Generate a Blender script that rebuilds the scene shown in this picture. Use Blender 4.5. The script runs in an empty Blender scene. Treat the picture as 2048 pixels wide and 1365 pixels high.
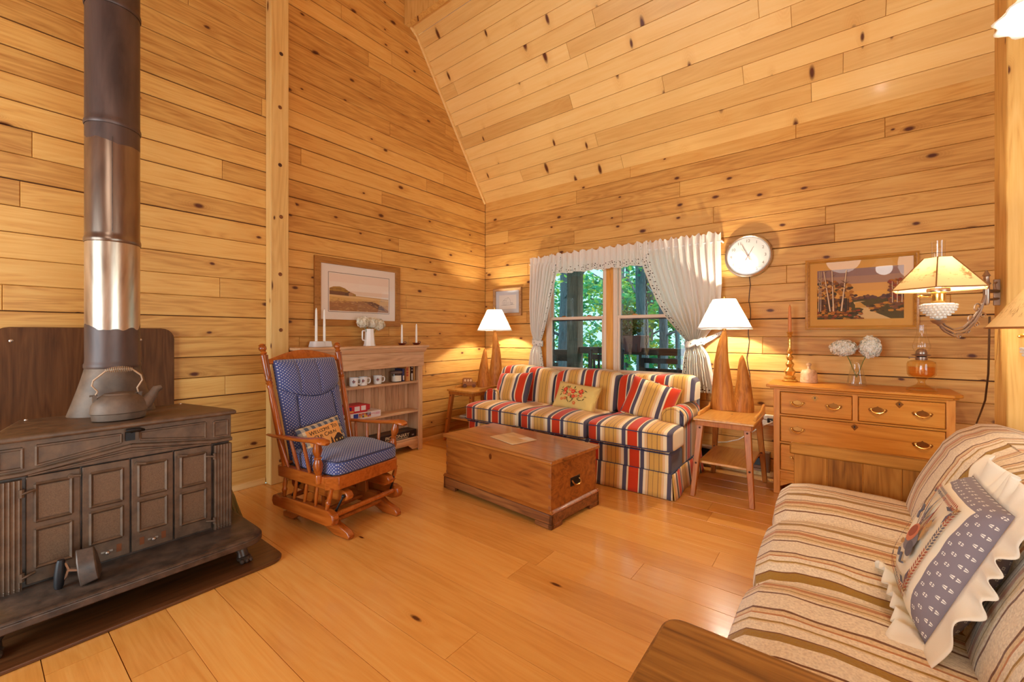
import bpy, bmesh, math, random
from mathutils import Vector, Matrix, noise
random.seed(11)
PI = math.pi
SC = bpy.context.scene
COL = SC.collection

# ------------------------------------------------------------------ helpers
class MB:
    """collects geometry; build() links it as ONE mesh object"""
    def __init__(s, world=None):
        s.bm = bmesh.new(); s.mi = 0
        s.M = Matrix.Identity(4)
        if world is not None:
            s.M = (Matrix.Translation(world.location) @ Matrix.Rotation(world.rotation_euler.z, 4, 'Z')).inverted()
        s.base = s.M.copy()
    def at(s, m): s.M = s.base @ m; return s
    def v(s, co): return s.bm.verts.new(s.M @ Vector(co))
    def f(s, vs):
        try:
            f = s.bm.faces.new(vs); f.material_index = s.mi; return f
        except ValueError: return None
    def poly(s, pts): return s.f([s.v(p) for p in pts])
    def box(s, x0, x1, y0, y1, z0, z1):
        return s.hexa([(x0,y0,z0),(x1,y0,z0),(x1,y1,z0),(x0,y1,z0),(x0,y0,z1),(x1,y0,z1),(x1,y1,z1),(x0,y1,z1)])
    def hexa(s, p):
        v = [s.v(q) for q in p]
        for i in ((3,2,1,0),(4,5,6,7),(0,1,5,4),(1,2,6,5),(2,3,7,6),(3,0,4,7)): s.f([v[k] for k in i])
    def prism(s, poly, lo, hi, axis='z', top=None):
        """poly in the plane of the two other axes (x->(y,z), y->(x,z), z->(x,y)); top: optional second outline"""
        def mk(a, b, h): return {'z':(a,b,h),'x':(h,a,b),'y':(a,h,b)}[axis]
        t = top or poly
        A = [s.v(mk(a,b,lo)) for a,b in poly]; B = [s.v(mk(a,b,hi)) for a,b in t]
        n = len(A)
        s.f(A[::-1]); s.f(B)
        for i in range(n): s.f([A[i],A[(i+1)%n],B[(i+1)%n],B[i]])
    def tube(s, pts, r, seg=10, caps=True, closed=False, flat=1.0, up=None):
        pts = [Vector(p) for p in pts]; n = len(pts)
        if not hasattr(r,'__len__'): r = [r]*n
        rings = []
        t0 = (pts[1]-pts[0]).normalized()
        u = Vector(up) if up else (Vector((0,0,1)) if abs(t0.z) < .9 else Vector((1,0,0)))
        u = (u - t0*u.dot(t0)).normalized()
        for i in range(n):
            if closed: t = pts[(i+1)%n]-pts[i-1]
            else: t = pts[min(i+1,n-1)]-pts[max(i-1,0)]
            if t.length < 1e-9: t = t0.copy()
            t.normalize(); u = (u - t*u.dot(t))
            if u.length < 1e-6: u = t.orthogonal()
            u.normalize(); w = t.cross(u)
            rings.append([s.v(pts[i] + u*(math.cos(a)*r[i]*flat) + w*(math.sin(a)*r[i])) for a in [2*PI*k/seg for k in range(seg)]])
        m = n if closed else n-1
        for i in range(m):
            A, B = rings[i], rings[(i+1)%n]
            for k in range(seg): s.f([A[k],A[(k+1)%seg],B[(k+1)%seg],B[k]])
        if caps and not closed: s.f(rings[0][::-1]); s.f(rings[-1])
    def line(s, a, b, prof, seg=12):
        """turned spindle from a to b; prof list of (t, r)"""
        a, b = Vector(a), Vector(b)
        s.tube([a.lerp(b, t) for t, r in prof], [r for t, r in prof], seg)
    def lathe(s, prof, c=(0,0,0), seg=24, sx=1, sy=1, cap=True, fl=None, rad=None):
        rings = []
        for r, z in prof:
            rr = []
            for k in range(seg):
                a = 2*PI*k/seg; q = r*(rad(a, z) if rad else 1)
                rr.append(s.v((c[0]+q*math.cos(a)*sx, c[1]+q*math.sin(a)*sy, c[2]+z)))
            rings.append(rr)
        for A, B in zip(rings, rings[1:]):
            for k in range(seg): s.f([A[k],A[(k+1)%seg],B[(k+1)%seg],B[k]])
        if cap:
            if prof[0][0] > 1e-5: s.f(rings[0][::-1])
            if prof[-1][0] > 1e-5: s.f(rings[-1])
    def ball(s, c, r, seg=12, rings=8):
        if not hasattr(r,'__len__'): r = (r,r,r)
        pr = [(math.sin(PI*i/rings), -math.cos(PI*i/rings)) for i in range(rings+1)]
        R = []
        for q, z in pr:
            if q < 1e-6: R.append([s.v((c[0],c[1],c[2]+z*r[2]))]*seg)
            else: R.append([s.v((c[0]+q*r[0]*math.cos(2*PI*k/seg), c[1]+q*r[1]*math.sin(2*PI*k/seg), c[2]+z*r[2])) for k in range(seg)])
        for A, B in zip(R, R[1:]):
            for k in range(seg):
                q = []
                for w in (A[k],A[(k+1)%seg],B[(k+1)%seg],B[k]):
                    if w not in q: q.append(w)
                if len(q) > 2: s.f(q)
    def grid(s, fn, nu, nv, cu=False, cv=False, uv=None):
        V = [[s.v(fn(i/nu, j/nv)) for i in range(nu + (0 if cu else 1))] for j in range(nv + (0 if cv else 1))]
        NU, NV = len(V[0]), len(V)
        L = s.bm.loops.layers.uv.verify() if uv else None
        for j in range(nv):
            for i in range(nu):
                f = s.f([V[j][i], V[j][(i+1)%NU], V[(j+1)%NV][(i+1)%NU], V[(j+1)%NV][i]])
                if f and uv:
                    for l, (a, b) in zip(f.loops, ((i,j),(i+1,j),(i+1,j+1),(i,j+1))): l[L].uv = uv(a/nu, b/nv)
        return V
    def sbox(s, c, h, n=8, cuts=7, puff=0, fn=None):
        """superellipsoid cushion block"""
        bm2 = bmesh.new(); bmesh.ops.create_cube(bm2, size=2)
        bmesh.ops.subdivide_edges(bm2, edges=bm2.edges[:], cuts=cuts, use_grid_fill=True)
        mp = {}
        for v in bm2.verts:
            p = v.co.copy()
            def warp(t): return math.sin(t*PI/2)*.35 + t*.65
            p = Vector((warp(p.x),warp(p.y),warp(p.z)))
            k = (abs(p.x)**n+abs(p.y)**n+abs(p.z)**n)**(1/n)
            p /= k
            q = Vector((p.x*h[0], p.y*h[1], p.z*h[2]))
            q.z += puff*(1-p.x**2)*(1-p.y**2)*(1 if p.z > 0 else -.4)*abs(p.z)
            q += Vector(c)
            if fn: q = Vector(fn(q))
            mp[v] = s.v(q)
        for f in bm2.faces: s.f([mp[v] for v in f.verts])
        bm2.free()
    def text(s, body, size, m, extrude=.0006, align='CENTER'):
        cu = bpy.data.curves.new('t', 'FONT'); cu.body = body; cu.size = size; cu.extrude = extrude
        cu.align_x = align; cu.align_y = 'CENTER'; cu.resolution_u = 3
        o = bpy.data.objects.new('t', cu); COL.objects.link(o)
        dg = bpy.context.evaluated_depsgraph_get(); me = o.evaluated_get(dg).to_mesh()
        vs = [s.v(m @ v.co) for v in me.vertices]
        for p in me.polygons: s.f([vs[i] for i in p.vertices])
        o.evaluated_get(dg).to_mesh_clear()
        bpy.data.objects.remove(o); bpy.data.curves.remove(cu)
    def build(s, name, mats, parent=None, bev=0, seg=2, sub=0, smooth=True, ang=38, solid=0, keepuv=False, weld=False):
        bm = s.bm
        if weld: bmesh.ops.remove_doubles(bm, verts=bm.verts[:], dist=1e-5)
        bmesh.ops.recalc_face_normals(bm, faces=bm.faces[:]) if not keepuv else None
        bm.normal_update()
        if not keepuv:
            L = bm.loops.layers.uv.verify()
            for f in bm.faces:
                n = f.normal; ax = max(range(3), key=lambda i: abs(n[i]))
                for l in f.loops:
                    c = l.vert.co
                    l[L].uv = ((c.y,c.z),(c.x,c.z),(c.x,c.y))[ax]
        me = bpy.data.meshes.new(name)
        bm.to_mesh(me); bm.free()
        if not isinstance(mats,(list,tuple)): mats = [mats]
        for m in mats: me.materials.append(m)
        if smooth:
            for p in me.polygons: p.use_smooth = True
            me.set_sharp_from_angle(angle=math.radians(ang))
        o = bpy.data.objects.new(name, me); COL.objects.link(o)
        if parent: o.parent = parent
        if solid:
            d = o.modifiers.new('s','SOLIDIFY'); d.thickness = solid; d.offset = 0
        if bev:
            b = o.modifiers.new('b','BEVEL'); b.width = bev; b.segments = seg; b.limit_method = 'ANGLE'; b.angle_limit = math.radians(40)
            b.harden_normals = False
        if sub:
            d = o.modifiers.new('u','SUBSURF'); d.levels = sub; d.render_levels = sub
        return o

def thing(name, label, cat, loc=(0,0,0), rz=0, group=None):
    o = bpy.data.objects.new(name, None); COL.objects.link(o); o.empty_display_size = .05
    o.location = loc; o.rotation_euler = (0,0,rz)
    return tag(o, label, cat, group)
def tag(o, label, cat, group=None):
    o['label'] = label; o['category'] = cat
    if group: o['group'] = group
    return o
def struct(o, label=None):
    o['kind'] = 'structure'
    if label: o['label'] = label
    return o
def dup(root, loc, rz, label, group=None):
    r = root.copy(); COL.objects.link(r); r.location = loc; r.rotation_euler = (0,0,rz); r['label'] = label
    if group: r['group'] = group
    for ch in list(root.children):
        c = ch.copy(); COL.objects.link(c); c.parent = r
        for g in list(ch.children):
            d = g.copy(); COL.objects.link(d); d.parent = c
    return r
def lab(o, label): o['label'] = label; return o

# ------------------------------------------------------------------ materials
def srgb(r, g, b):
    def c(x):
        x /= 255.
        return x/12.92 if x <= .04045 else ((x+.055)/1.055)**2.4
    return (c(r), c(g), c(b), 1)
class NT:
    def __init__(s, name):
        s.m = bpy.data.materials.new(name); s.m.use_nodes = True
        s.nt = s.m.node_tree; s.b = s.nt.nodes['Principled BSDF']; s.out = s.nt.nodes['Material Output']
    def n(s, t, _in=None, **k):
        o = s.nt.nodes.new('ShaderNode'+t)
        for a, v in k.items(): setattr(o, a, v)
        for key, v in (_in or {}).items():
            if hasattr(v, 'node') : s.nt.links.new(v, o.inputs[key])
            else: o.inputs[key].default_value = v
        return o
    def l(s, a, b): s.nt.links.new(a, b)
    def math(s, op, a, b=0, c=None):
        d = {0:a, 1:b}
        if c is not None: d[2] = c
        return s.n('Math', d, operation=op).outputs[0]
    def ramp(s, fac, stops, interp='LINEAR'):
        r = s.n('ValToRGB', {0:fac}); e = r.color_ramp; e.interpolation = interp
        while len(e.elements) < len(stops): e.elements.new(.5)
        for el, (p, c) in zip(e.elements, stops): el.position = p; el.color = c
        return r.outputs[0]
    def mix(s, fac, a, b, mode='MIX'):
        r = s.n('Mix', data_type='RGBA', blend_type=mode)
        for i, v in ((0,fac),(6,a),(7,b)):
            if hasattr(v,'node'): s.l(v, r.inputs[i])
            else: r.inputs[i].default_value = v
        return r.outputs[2]
    def set(s, **k):
        names = dict(col='Base Color', rough='Roughness', metal='Metallic', ior='IOR', trans='Transmission Weight', coat='Coat Weight', coatr='Coat Roughness', spec='Specular IOR Level', sheen='Sheen Weight', emit='Emission Color', estr='Emission Strength', normal='Normal', alpha='Alpha')
        for a, v in k.items():
            i = s.b.inputs[names[a]]
            if hasattr(v,'node'): s.l(v, i)
            else: i.default_value = v
        return s
    def bump(s, h, strength=.3, dist=.002):
        b = s.n('Bump', {'Strength':strength,'Distance':dist,'Height':h}); s.set(normal=b.outputs[0])
def plain(name, c, rough=.5, metal=0, **k):
    t = NT(name); t.set(col=c, rough=rough, metal=metal, **k); return t.m
def wood(name, dark, mid, light, axis='x', sc=1.0, rough=.4, knots=0, var=.22, coat=0, grain=1.0, con=.8, ks=1.0, knotc=srgb(92,42,14), kv=(2.4,7.0), spec=.4):
    t = NT(name)
    tc = t.n('TexCoord'); g = t.n('NewGeometry'); rnd = g.outputs['Random Per Island']
    sp = t.n('SeparateXYZ', {0:tc.outputs['Object']})
    o = {'x':(0,1,2),'y':(1,0,2),'z':(2,0,1)}[axis]
    u, v, w = [sp.outputs[i] for i in o]
    off = t.math('MULTIPLY', rnd, 37.0)
    u2 = t.math('ADD', u, off); vw = t.math('ADD', v, w)
    cv = t.n('CombineXYZ', {0:u2, 1:v, 2:t.math('ADD', w, off)}).outputs[0]
    m1 = t.n('Mapping', {0:cv, 3:(1.1*sc, 13*sc, 13*sc)}).outputs[0]
    n1 = t.n('TexNoise', {'Vector':m1, 'Scale':1.6, 'Detail':5, 'Roughness':.55, 'Distortion':.7}).outputs[0]
    m2 = t.n('Mapping', {0:cv, 3:(.55*sc, 6.5*sc, 6.5*sc)}).outputs[0]
    n2 = t.n('TexNoise', {'Vector':m2, 'Scale':1.0, 'Detail':2, 'Roughness':.5, 'Distortion':.3}).outputs[0]
    rg = t.math('FRACT', t.math('MULTIPLY', n2, 13.0))
    rg = t.math('ABSOLUTE', t.math('SUBTRACT', rg, .5))      # growth rings
    m3 = t.n('Mapping', {0:cv, 3:(5*sc, 170*sc, 170*sc)}).outputs[0]
    n3 = t.n('TexNoise', {'Vector':m3, 'Scale':1.0, 'Detail':2}).outputs[0]
    f = t.math('ADD', t.math('MULTIPLY', n1, .75), t.math('MULTIPLY', rg, .34*grain))
    f = t.math('ADD', f, t.math('MULTIPLY', t.math('SUBTRACT', n3, .5), .25*grain))
    f = t.math('MULTIPLY_ADD', f, con, .46*(1-con))
    f = t.math('ADD', f, t.math('MULTIPLY', t.math('SUBTRACT', rnd, .5), var))
    col = t.ramp(f, [(.22, dark), (.46, mid), (.75, light)])
    if knots:
        kc = t.n('CombineXYZ', {0:t.math('MULTIPLY', u2, kv[0]), 1:t.math('ADD', t.math('MULTIPLY', vw, kv[1]), off)}).outputs[0]
        kn = t.n('TexNoise', {'Vector':kc, 'Scale':3.0, 'Detail':2}).outputs[1]
        kc2 = t.mix(.06, kc, kn)
        vo = t.n('TexVoronoi', {'Vector':kc2, 'Scale':1.0, 'Randomness':1.0}, voronoi_dimensions='2D')
        cs = t.n('SeparateColor', {0:vo.outputs['Color']})
        sel = t.math('LESS_THAN', cs.outputs[0], knots)
        size = t.math('MULTIPLY_ADD', cs.outputs[1], .055*ks, .035*ks)
        d = t.math('DIVIDE', vo.outputs['Distance'], size)
        kf = t.n('MapRange', {0:d, 1:.55, 2:1.25, 3:1.0, 4:0.0}).outputs[0]
        halo = t.n('MapRange', {0:d, 1:.8, 2:4.0, 3:.45, 4:0.0}).outputs[0]
        rip = t.math('ABSOLUTE', t.math('SINE', t.math('MULTIPLY', d, 5.5)))
        halo = t.math('MULTIPLY', halo, t.math('MULTIPLY_ADD', rip, .7, .3))
        col = t.mix(t.math('MULTIPLY', halo, sel), col, dark)
        col = t.mix(t.math('MULTIPLY', kf, sel), col, knotc)
    hv = t.n('HueSaturation', {'Value':t.math('MULTIPLY_ADD', rnd, var*1.0, 1-var*.5), 'Color':col}).outputs[0]
    t.set(col=hv, rough=rough, coat=coat, coatr=.12, spec=spec)
    t.bump(t.math('ADD', n3, t.math('MULTIPLY', n1, .5)), .12, .002)
    return t.m
def glassy(name, tint=(1,1,1,1), base=.0, blend=.25, rough=.01):
    """thin clear pane / blown glass: transparent with a reflective coat"""
    t = NT(name); t.nt.nodes.remove(t.b)
    tr = t.n('BsdfTransparent', {0:tint}); gl = t.n('BsdfGlossy', {'Roughness':rough})
    fr = t.n('LayerWeight', {0:.5}); lw = t.math('MULTIPLY_ADD', t.math('POWER', fr.outputs[1], 4.0), .85, .035+base)
    mx = t.n('MixShader'); t.l(lw, mx.inputs[0]); t.l(tr.outputs[0], mx.inputs[1]); t.l(gl.outputs[0], mx.inputs[2])
    t.l(mx.outputs[0], t.out.inputs[0]); return t.m
def shade(name, c, tr=.5):
    t = NT(name); t.nt.nodes.remove(t.b)
    d = t.n('BsdfDiffuse', {0:c}); e = t.n('BsdfTranslucent', {0:c}); mx = t.n('MixShader', {0:tr})
    t.l(d.outputs[0], mx.inputs[1]); t.l(e.outputs[0], mx.inputs[2]); t.l(mx.outputs[0], t.out.inputs[0]); return t
def emis(name, c, s):
    t = NT(name); t.set(col=c, emit=c, estr=s); return t.m

P = {}
P['wall'] = wood('log_wall_pine', srgb(174,108,42), srgb(219,161,82), srgb(233,188,110), 'x', 1.3, .5, knots=.38, var=.17, kv=(3.0,5.6), con=.62, ks=1.15)
P['wally'] = wood('log_wall_pine_long', srgb(174,108,42), srgb(219,161,82), srgb(233,188,110), 'y', 1.3, .5, knots=.38, var=.17, kv=(3.0,5.6), con=.62, ks=1.15)
P['ceil'] = wood('ceiling_pine', srgb(210,148,72), srgb(235,189,116), srgb(243,209,146), 'x', 1.0, .34, knots=.8, var=.2, grain=.6, kv=(3.4,5.2), coat=.2, con=.4, ks=.85)
P['floor'] = wood('floor_fir', srgb(206,130,52), srgb(229,160,78), srgb(239,183,102), 'x', 1.1, .24, knots=.05, var=.14, grain=.9, coat=.4, kv=(1.6,5), con=.5, ks=.6)
P['post'] = wood('post_pine', srgb(206,150,80), srgb(232,188,114), srgb(242,208,146), 'z', .8, .5, knots=.25, var=.1, kv=(2.2,6), con=.6)
P['rough'] = wood('rough_sawn_pine', srgb(186,126,56), srgb(218,166,88), srgb(232,188,114), 'z', 1.2, .65, knots=.2, var=.1, kv=(2.2,6))
P['gap'] = plain('board_gap_wood', srgb(84,46,20), .8)
P['trim'] = wood('pale_trim_pine', srgb(222,160,90), srgb(244,200,128), srgb(250,214,150), 'y', 1, .4, var=.08)
P['casing'] = wood('casing_pine', srgb(196,120,40), srgb(226,152,62), srgb(238,176,86), 'z', 1, .4, var=.08)
P['vinyl'] = plain('window_frame_almond', srgb(236,206,178), .45)
P['glidew'] = wood('glider_maple', srgb(120,52,14), srgb(172,86,26), srgb(198,112,44), 'x', 1.3, .22, var=.12, coat=.5, grain=.6)
P['glidewz'] = wood('glider_maple_upright', srgb(120,52,14), srgb(172,86,26), srgb(198,112,44), 'z', 1.3, .22, var=.12, coat=.5, grain=.6)
P['chest'] = wood('blanket_chest_pine', srgb(98,48,14), srgb(156,86,28), srgb(184,112,44), 'x', 1.0, .42, knots=.06, var=.1, coat=.06, spec=.3, kv=(2,5))
P['chestd'] = wood('blanket_chest_worn_base', srgb(74,40,18), srgb(132,76,34), srgb(170,108,54), 'x', 1.3, .5, var=.1)
P['dress'] = wood('dresser_oak', srgb(160,88,24), srgb(202,126,42), srgb(218,148,62), 'x', .9, .4, var=.12, coat=.1, spec=.25)
P['dressz'] = wood('dresser_oak_upright', srgb(170,94,32), srgb(212,136,60), srgb(226,156,80), 'z', 1.1, .4, var=.1, coat=.1, spec=.25)
P['book'] = wood('bookcase_oak', srgb(182,132,90), srgb(220,174,130), srgb(233,195,154), 'y', 1.2, .42, var=.1)
P['bookz'] = wood('bookcase_oak_upright', srgb(182,132,90), srgb(220,174,130), srgb(233,195,154), 'z', 1.2, .42, var=.14)
P['pine'] = wood('side_table_pine', srgb(178,108,38), srgb(208,144,64), srgb(224,168,90), 'y', 1.0, .28, var=.1, coat=.4, knots=.08)
P['pinez'] = wood('side_table_pine_leg', srgb(132,70,22), srgb(178,102,36), srgb(200,128,56), 'z', 1.2, .42, var=.12, coat=.1, spec=.25)
P['drift'] = wood('carved_driftwood', srgb(132,74,24), srgb(190,118,46), srgb(216,152,76), 'z', 1.6, .5, var=.1, coat=.05, knots=.2, spec=.2)
P['lam'] = wood('dark_walnut_laminate', srgb(66,38,20), srgb(100,62,34), srgb(126,80,46), 'z', 1.0, .55, var=.05, coat=.0, spec=.15)
P['lamy'] = wood('dark_walnut_laminate_floor', srgb(60,32,16), srgb(98,58,30), srgb(126,78,44), 'y', 1.0, .3, var=.05, coat=.3)
P['armw'] = wood('sofa_arm_oak', srgb(112,64,16), srgb(172,110,38), srgb(198,136,58), 'x', 1.1, .5, spec=.2, var=.2, knots=.1)
P['armz'] = wood('sofa_arm_panel', srgb(108,60,14), srgb(168,104,34), srgb(194,130,54), 'z', 1.1, .5, spec=.2, var=.2)
P['endt'] = wood('end_table_walnut', srgb(100,56,16), srgb(154,98,36), srgb(188,132,62), 'x', 1.0, .42, var=.1, coat=.08, spec=.3)
P['frame'] = wood('oak_frame', srgb(128,76,28), srgb(170,112,48), srgb(190,134,66), 'y', 2, .45, var=.1)
P['framex'] = wood('barnwood_frame', srgb(134,90,50), srgb(180,134,88), srgb(202,160,112), 'x', 2, .5, var=.1)
P['gold'] = wood('gilt_wood_frame', srgb(140,84,24), srgb(190,128,50), srgb(212,152,72), 'x', 2, .35, var=.08, coat=.3)
P['iron'] = None
def ironmat(name, c1, c2, rough, metal=.6, sc=18):
    t = NT(name); tc = t.n('TexCoord')
    n = t.n('TexNoise', {'Vector':tc.outputs['Object'], 'Scale':sc, 'Detail':5, 'Roughness':.6}).outputs[0]
    t.set(col=t.ramp(n, [(.35,c1),(.68,c2)]), metal=metal, rough=t.math('MULTIPLY_ADD', n, .3, rough-.15))
    n2 = t.n('TexNoise', {'Vector':tc.outputs['Object'], 'Scale':220, 'Detail':2}).outputs[0]
    t.bump(n2, .12, .001); return t.m
P['iron'] = ironmat('cast_iron_brown', srgb(92,72,56), srgb(122,96,74), .46, .35)
P['ironp'] = ironmat('cast_iron_pebbled', srgb(104,80,60), srgb(132,104,78), .5, .35, 260)
P['irond'] = ironmat('cast_iron_black', srgb(66,54,46), srgb(104,84,70), .38, .4)
P['kettle'] = ironmat('kettle_iron', srgb(92,76,64), srgb(128,106,88), .55, .35, 10)
def pipemat():
    t = NT('stove_pipe_steel'); tc = t.n('TexCoord'); sp = t.n('SeparateXYZ', {0:tc.outputs['Object']})
    z = sp.outputs[2]
    mp = t.n('Mapping', {0:tc.outputs['Object'], 3:(6,6,1.2)}).outputs[0]
    n = t.n('TexNoise', {'Vector':mp, 'Scale':1.5, 'Detail':4, 'Roughness':.55, 'Distortion':.5}).outputs[0]
    n2 = t.n('TexNoise', {'Vector':tc.outputs['Object'], 'Scale':5, 'Detail':3}).outputs[0]
    zz = t.math('ADD', z, t.math('MULTIPLY', t.math('SUBTRACT', n2, .5), .22))
    # paint worn off between 1.30 and 2.28 m, with tattered edges; bare bright steel below 1.74
    lo = t.math('GREATER_THAN', zz, 1.30); hi = t.math('LESS_THAN', zz, 2.30)
    bare = t.math('MULTIPLY', lo, hi)
    bright = t.math('LESS_THAN', z, 1.745)
    paint = t.ramp(n, [(.3, srgb(70,56,52)), (.7, srgb(104,84,76))])
    st = t.ramp(n, [(.25, srgb(96,80,70)), (.5, srgb(136,116,100)), (.75, srgb(160,140,120))])
    st2 = t.ramp(n, [(.25, srgb(120,100,84)), (.5, srgb(190,172,150)), (.75, srgb(226,214,196))])
    c = t.mix(bare, paint, t.mix(bright, st, st2))
    t.set(col=c, metal=t.math('MULTIPLY_ADD', bare, .45, .4), rough=t.math('MULTIPLY_ADD', bare, -.16, .44))
    return t.m
P['pipe'] = pipemat()
P['brass'] = plain('polished_brass', srgb(236,196,112), .2, .9)
P['abrass'] = plain('antique_brass', srgb(172,112,52), .3, .9)
P['silver'] = plain('pewter_silver', srgb(176,156,140), .32, .85)
P['chrome'] = plain('brushed_chrome', srgb(214,208,202), .22, .9)
P['black'] = plain('black_metal', srgb(26,22,20), .4, .4)
P['wire'] = plain('handle_wire', srgb(206,190,168), .35, .7)
P['white'] = plain('white_ceramic', srgb(246,242,236), .25, 0, coat=.3)
P['wplast'] = plain('white_plastic', srgb(240,234,222), .4)
P['cord'] = plain('brown_cord', srgb(70,44,26), .5)
P['candle'] = plain('white_candle_wax', srgb(250,244,232), .5)
P['candleo'] = plain('terracotta_candle_wax', srgb(226,140,76), .45)
P['wick'] = plain('candle_wick', srgb(60,44,36), .8)
P['redcl'] = plain('dark_red_glazed_clay', srgb(112,36,22), .3, 0, coat=.4)
P['pane'] = glassy('clear_glass_pane')
P['cglass'] = glassy('clear_blown_glass', (.985,.985,.975,1), .035)
P['aglass'] = glassy('amber_glass', (.97,.86,.62,1), .03)
P['frost'] = plain('frosted_glass', srgb(252,248,246), .3, 0, trans=.25)
P['oil'] = glassy('lamp_oil', (.97,.74,.52,1), .0)
P['milk'] = shade('milk_glass', srgb(252,248,240), .35).m
P['bulb'] = emis('lit_bulb', (1,.86,.62,1), 9)
P['paper'] = plain('cream_paper', srgb(238,228,206), .7)
P['straw'] = plain('broom_straw', srgb(176,136,66), .8)
P['redthread'] = plain('red_broom_binding', srgb(176,44,34), .7)
P['black2'] = plain('matte_black', srgb(24,22,24), .5)
def cloth(name, c, rough=.9, bs=500, sheen=.2, bump=.25):
    t = NT(name); tc = t.n('TexCoord')
    n = t.n('TexNoise', {'Vector':tc.outputs['Object'], 'Scale':bs, 'Detail':2}).outputs[0]
    n2 = t.n('TexNoise', {'Vector':tc.outputs['Object'], 'Scale':9, 'Detail':3}).outputs[0]
    t.set(col=c, rough=rough, sheen=sheen, spec=.2); t.bump(t.math('ADD', n, t.math('MULTIPLY', n2, 1.5)), bump, .002); return t
def stripes(name, which, period, stops, offset=0, jitter=0, tweed=0, bs=500, uv=False):
    t = NT(name); tc = t.n('TexCoord'); src = tc.outputs['UV' if uv else 'Object']
    sp = t.n('SeparateXYZ', {0:src}); u = sp.outputs['xyz'.index(which)]
    if jitter:
        nz = t.n('TexNoise', {'Vector':tc.outputs['Object'], 'Scale':5, 'Detail':3}).outputs[0]
        u = t.math('ADD', u, t.math('MULTIPLY', t.math('SUBTRACT', nz, .5), jitter))
    fr = t.math('FRACT', t.math('DIVIDE', t.math('ADD', u, offset+period*50), period))
    col = t.ramp(fr, stops, 'CONSTANT')
    n = t.n('TexNoise', {'Vector':tc.outputs['Object'], 'Scale':bs, 'Detail':2}).outputs[0]
    if tweed:
        nn = t.n('TexNoise', {'Vector':tc.outputs['Object'], 'Scale':150, 'Detail':3}).outputs[0]
        nn = t.n('MapRange', {0:nn, 1:.38, 2:.66, 3:0, 4:tweed}).outputs[0]
        col = t.mix(nn, col, srgb(150,104,62))
        vz = t.n('TexNoise', {'Vector':tc.outputs['Object'], 'Scale':110, 'Detail':2}).outputs[0]
        t.bump(vz, .7, .005)
    else:
        t.bump(n, .2, .001)
    t.set(col=col, rough=.9, sheen=.2, spec=.15); return t.m
RED, NAVY, CRM, TAN, PNK = srgb(204,60,26), srgb(86,78,92), srgb(240,218,178), srgb(212,160,80), srgb(230,184,130)
DK = srgb(120,86,62)
SOFA = [(0,RED),(.225,CRM),(.25,NAVY),(.335,CRM),(.39,PNK),(.445,DK),(.455,TAN),(.55,DK),(.558,TAN),(.66,DK),(.67,TAN),(.74,PNK),(.79,CRM),(.86,NAVY),(.955,CRM),(.985,PNK)]
P['sx'] = stripes('sofa_stripe_across', 'x', .355, SOFA, offset=-.737)
P['sy'] = stripes('sofa_stripe_side', 'y', .355, SOFA, offset=.02)
P['su'] = stripes('sofa_stripe_pillow', 'x', .355, SOFA, offset=.213, uv=True)
P['su2'] = stripes('sofa_stripe_pillow_red_edge', 'x', .355, SOFA, offset=.213, uv=True)
W1, W2, WO, WB, WR = srgb(246,226,194), srgb(234,202,152), srgb(168,126,46), srgb(118,70,34), srgb(202,132,78)
WOV = [(0,W1),(.10,WB),(.125,W1),(.16,W2),(.20,WO),(.215,W2),(.27,WR),(.335,W2),(.37,WB),(.385,W1),(.53,WO),(.60,WB),(.612,W1),(.70,W2),(.715,WO),(.735,W1),(.80,WR),(.82,W2),(.86,WB),(.885,W1)]
P['woven'] = stripes('woven_tweed_stripe', 'y', .42, WOV, offset=.09, jitter=.03, tweed=.30)
P['wovenb'] = stripes('woven_tweed_back', 'y', .36, WOV, offset=.21, jitter=.05, tweed=.30)
def dots():
    t = NT('blue_polka_dot_cloth'); tc = t.n('TexCoord'); sp = t.n('SeparateXYZ', {0:tc.outputs['UV']})
    S = 1/.021
    u = t.math('MULTIPLY', sp.outputs[0], S); v = t.math('MULTIPLY', sp.outputs[1], S)
    a = t.math('ADD', u, v); b = t.math('SUBTRACT', u, v)
    fa = t.math('SUBTRACT', t.math('FRACT', t.math('ADD', a, 200)), .5); fb = t.math('SUBTRACT', t.math('FRACT', t.math('ADD', b, 200)), .5)
    d = t.math('SQRT', t.math('ADD', t.math('MULTIPLY', fa, fa), t.math('MULTIPLY', fb, fb)))
    k = t.math('LESS_THAN', d, .19)
    n = t.n('TexNoise', {'Vector':tc.outputs['Object'], 'Scale':420, 'Detail':2}).outputs[0]
    base = t.ramp(n, [(.3, srgb(62,70,118)), (.7, srgb(86,92,142))])
    t.set(col=t.mix(k, base, srgb(226,218,210)), rough=.9, sheen=.3, spec=.15); t.bump(n, .3, .002); return t.m
P['dots'] = dots()
P['navyp'] = cloth('navy_piping', srgb(58,56,84)).m
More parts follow.
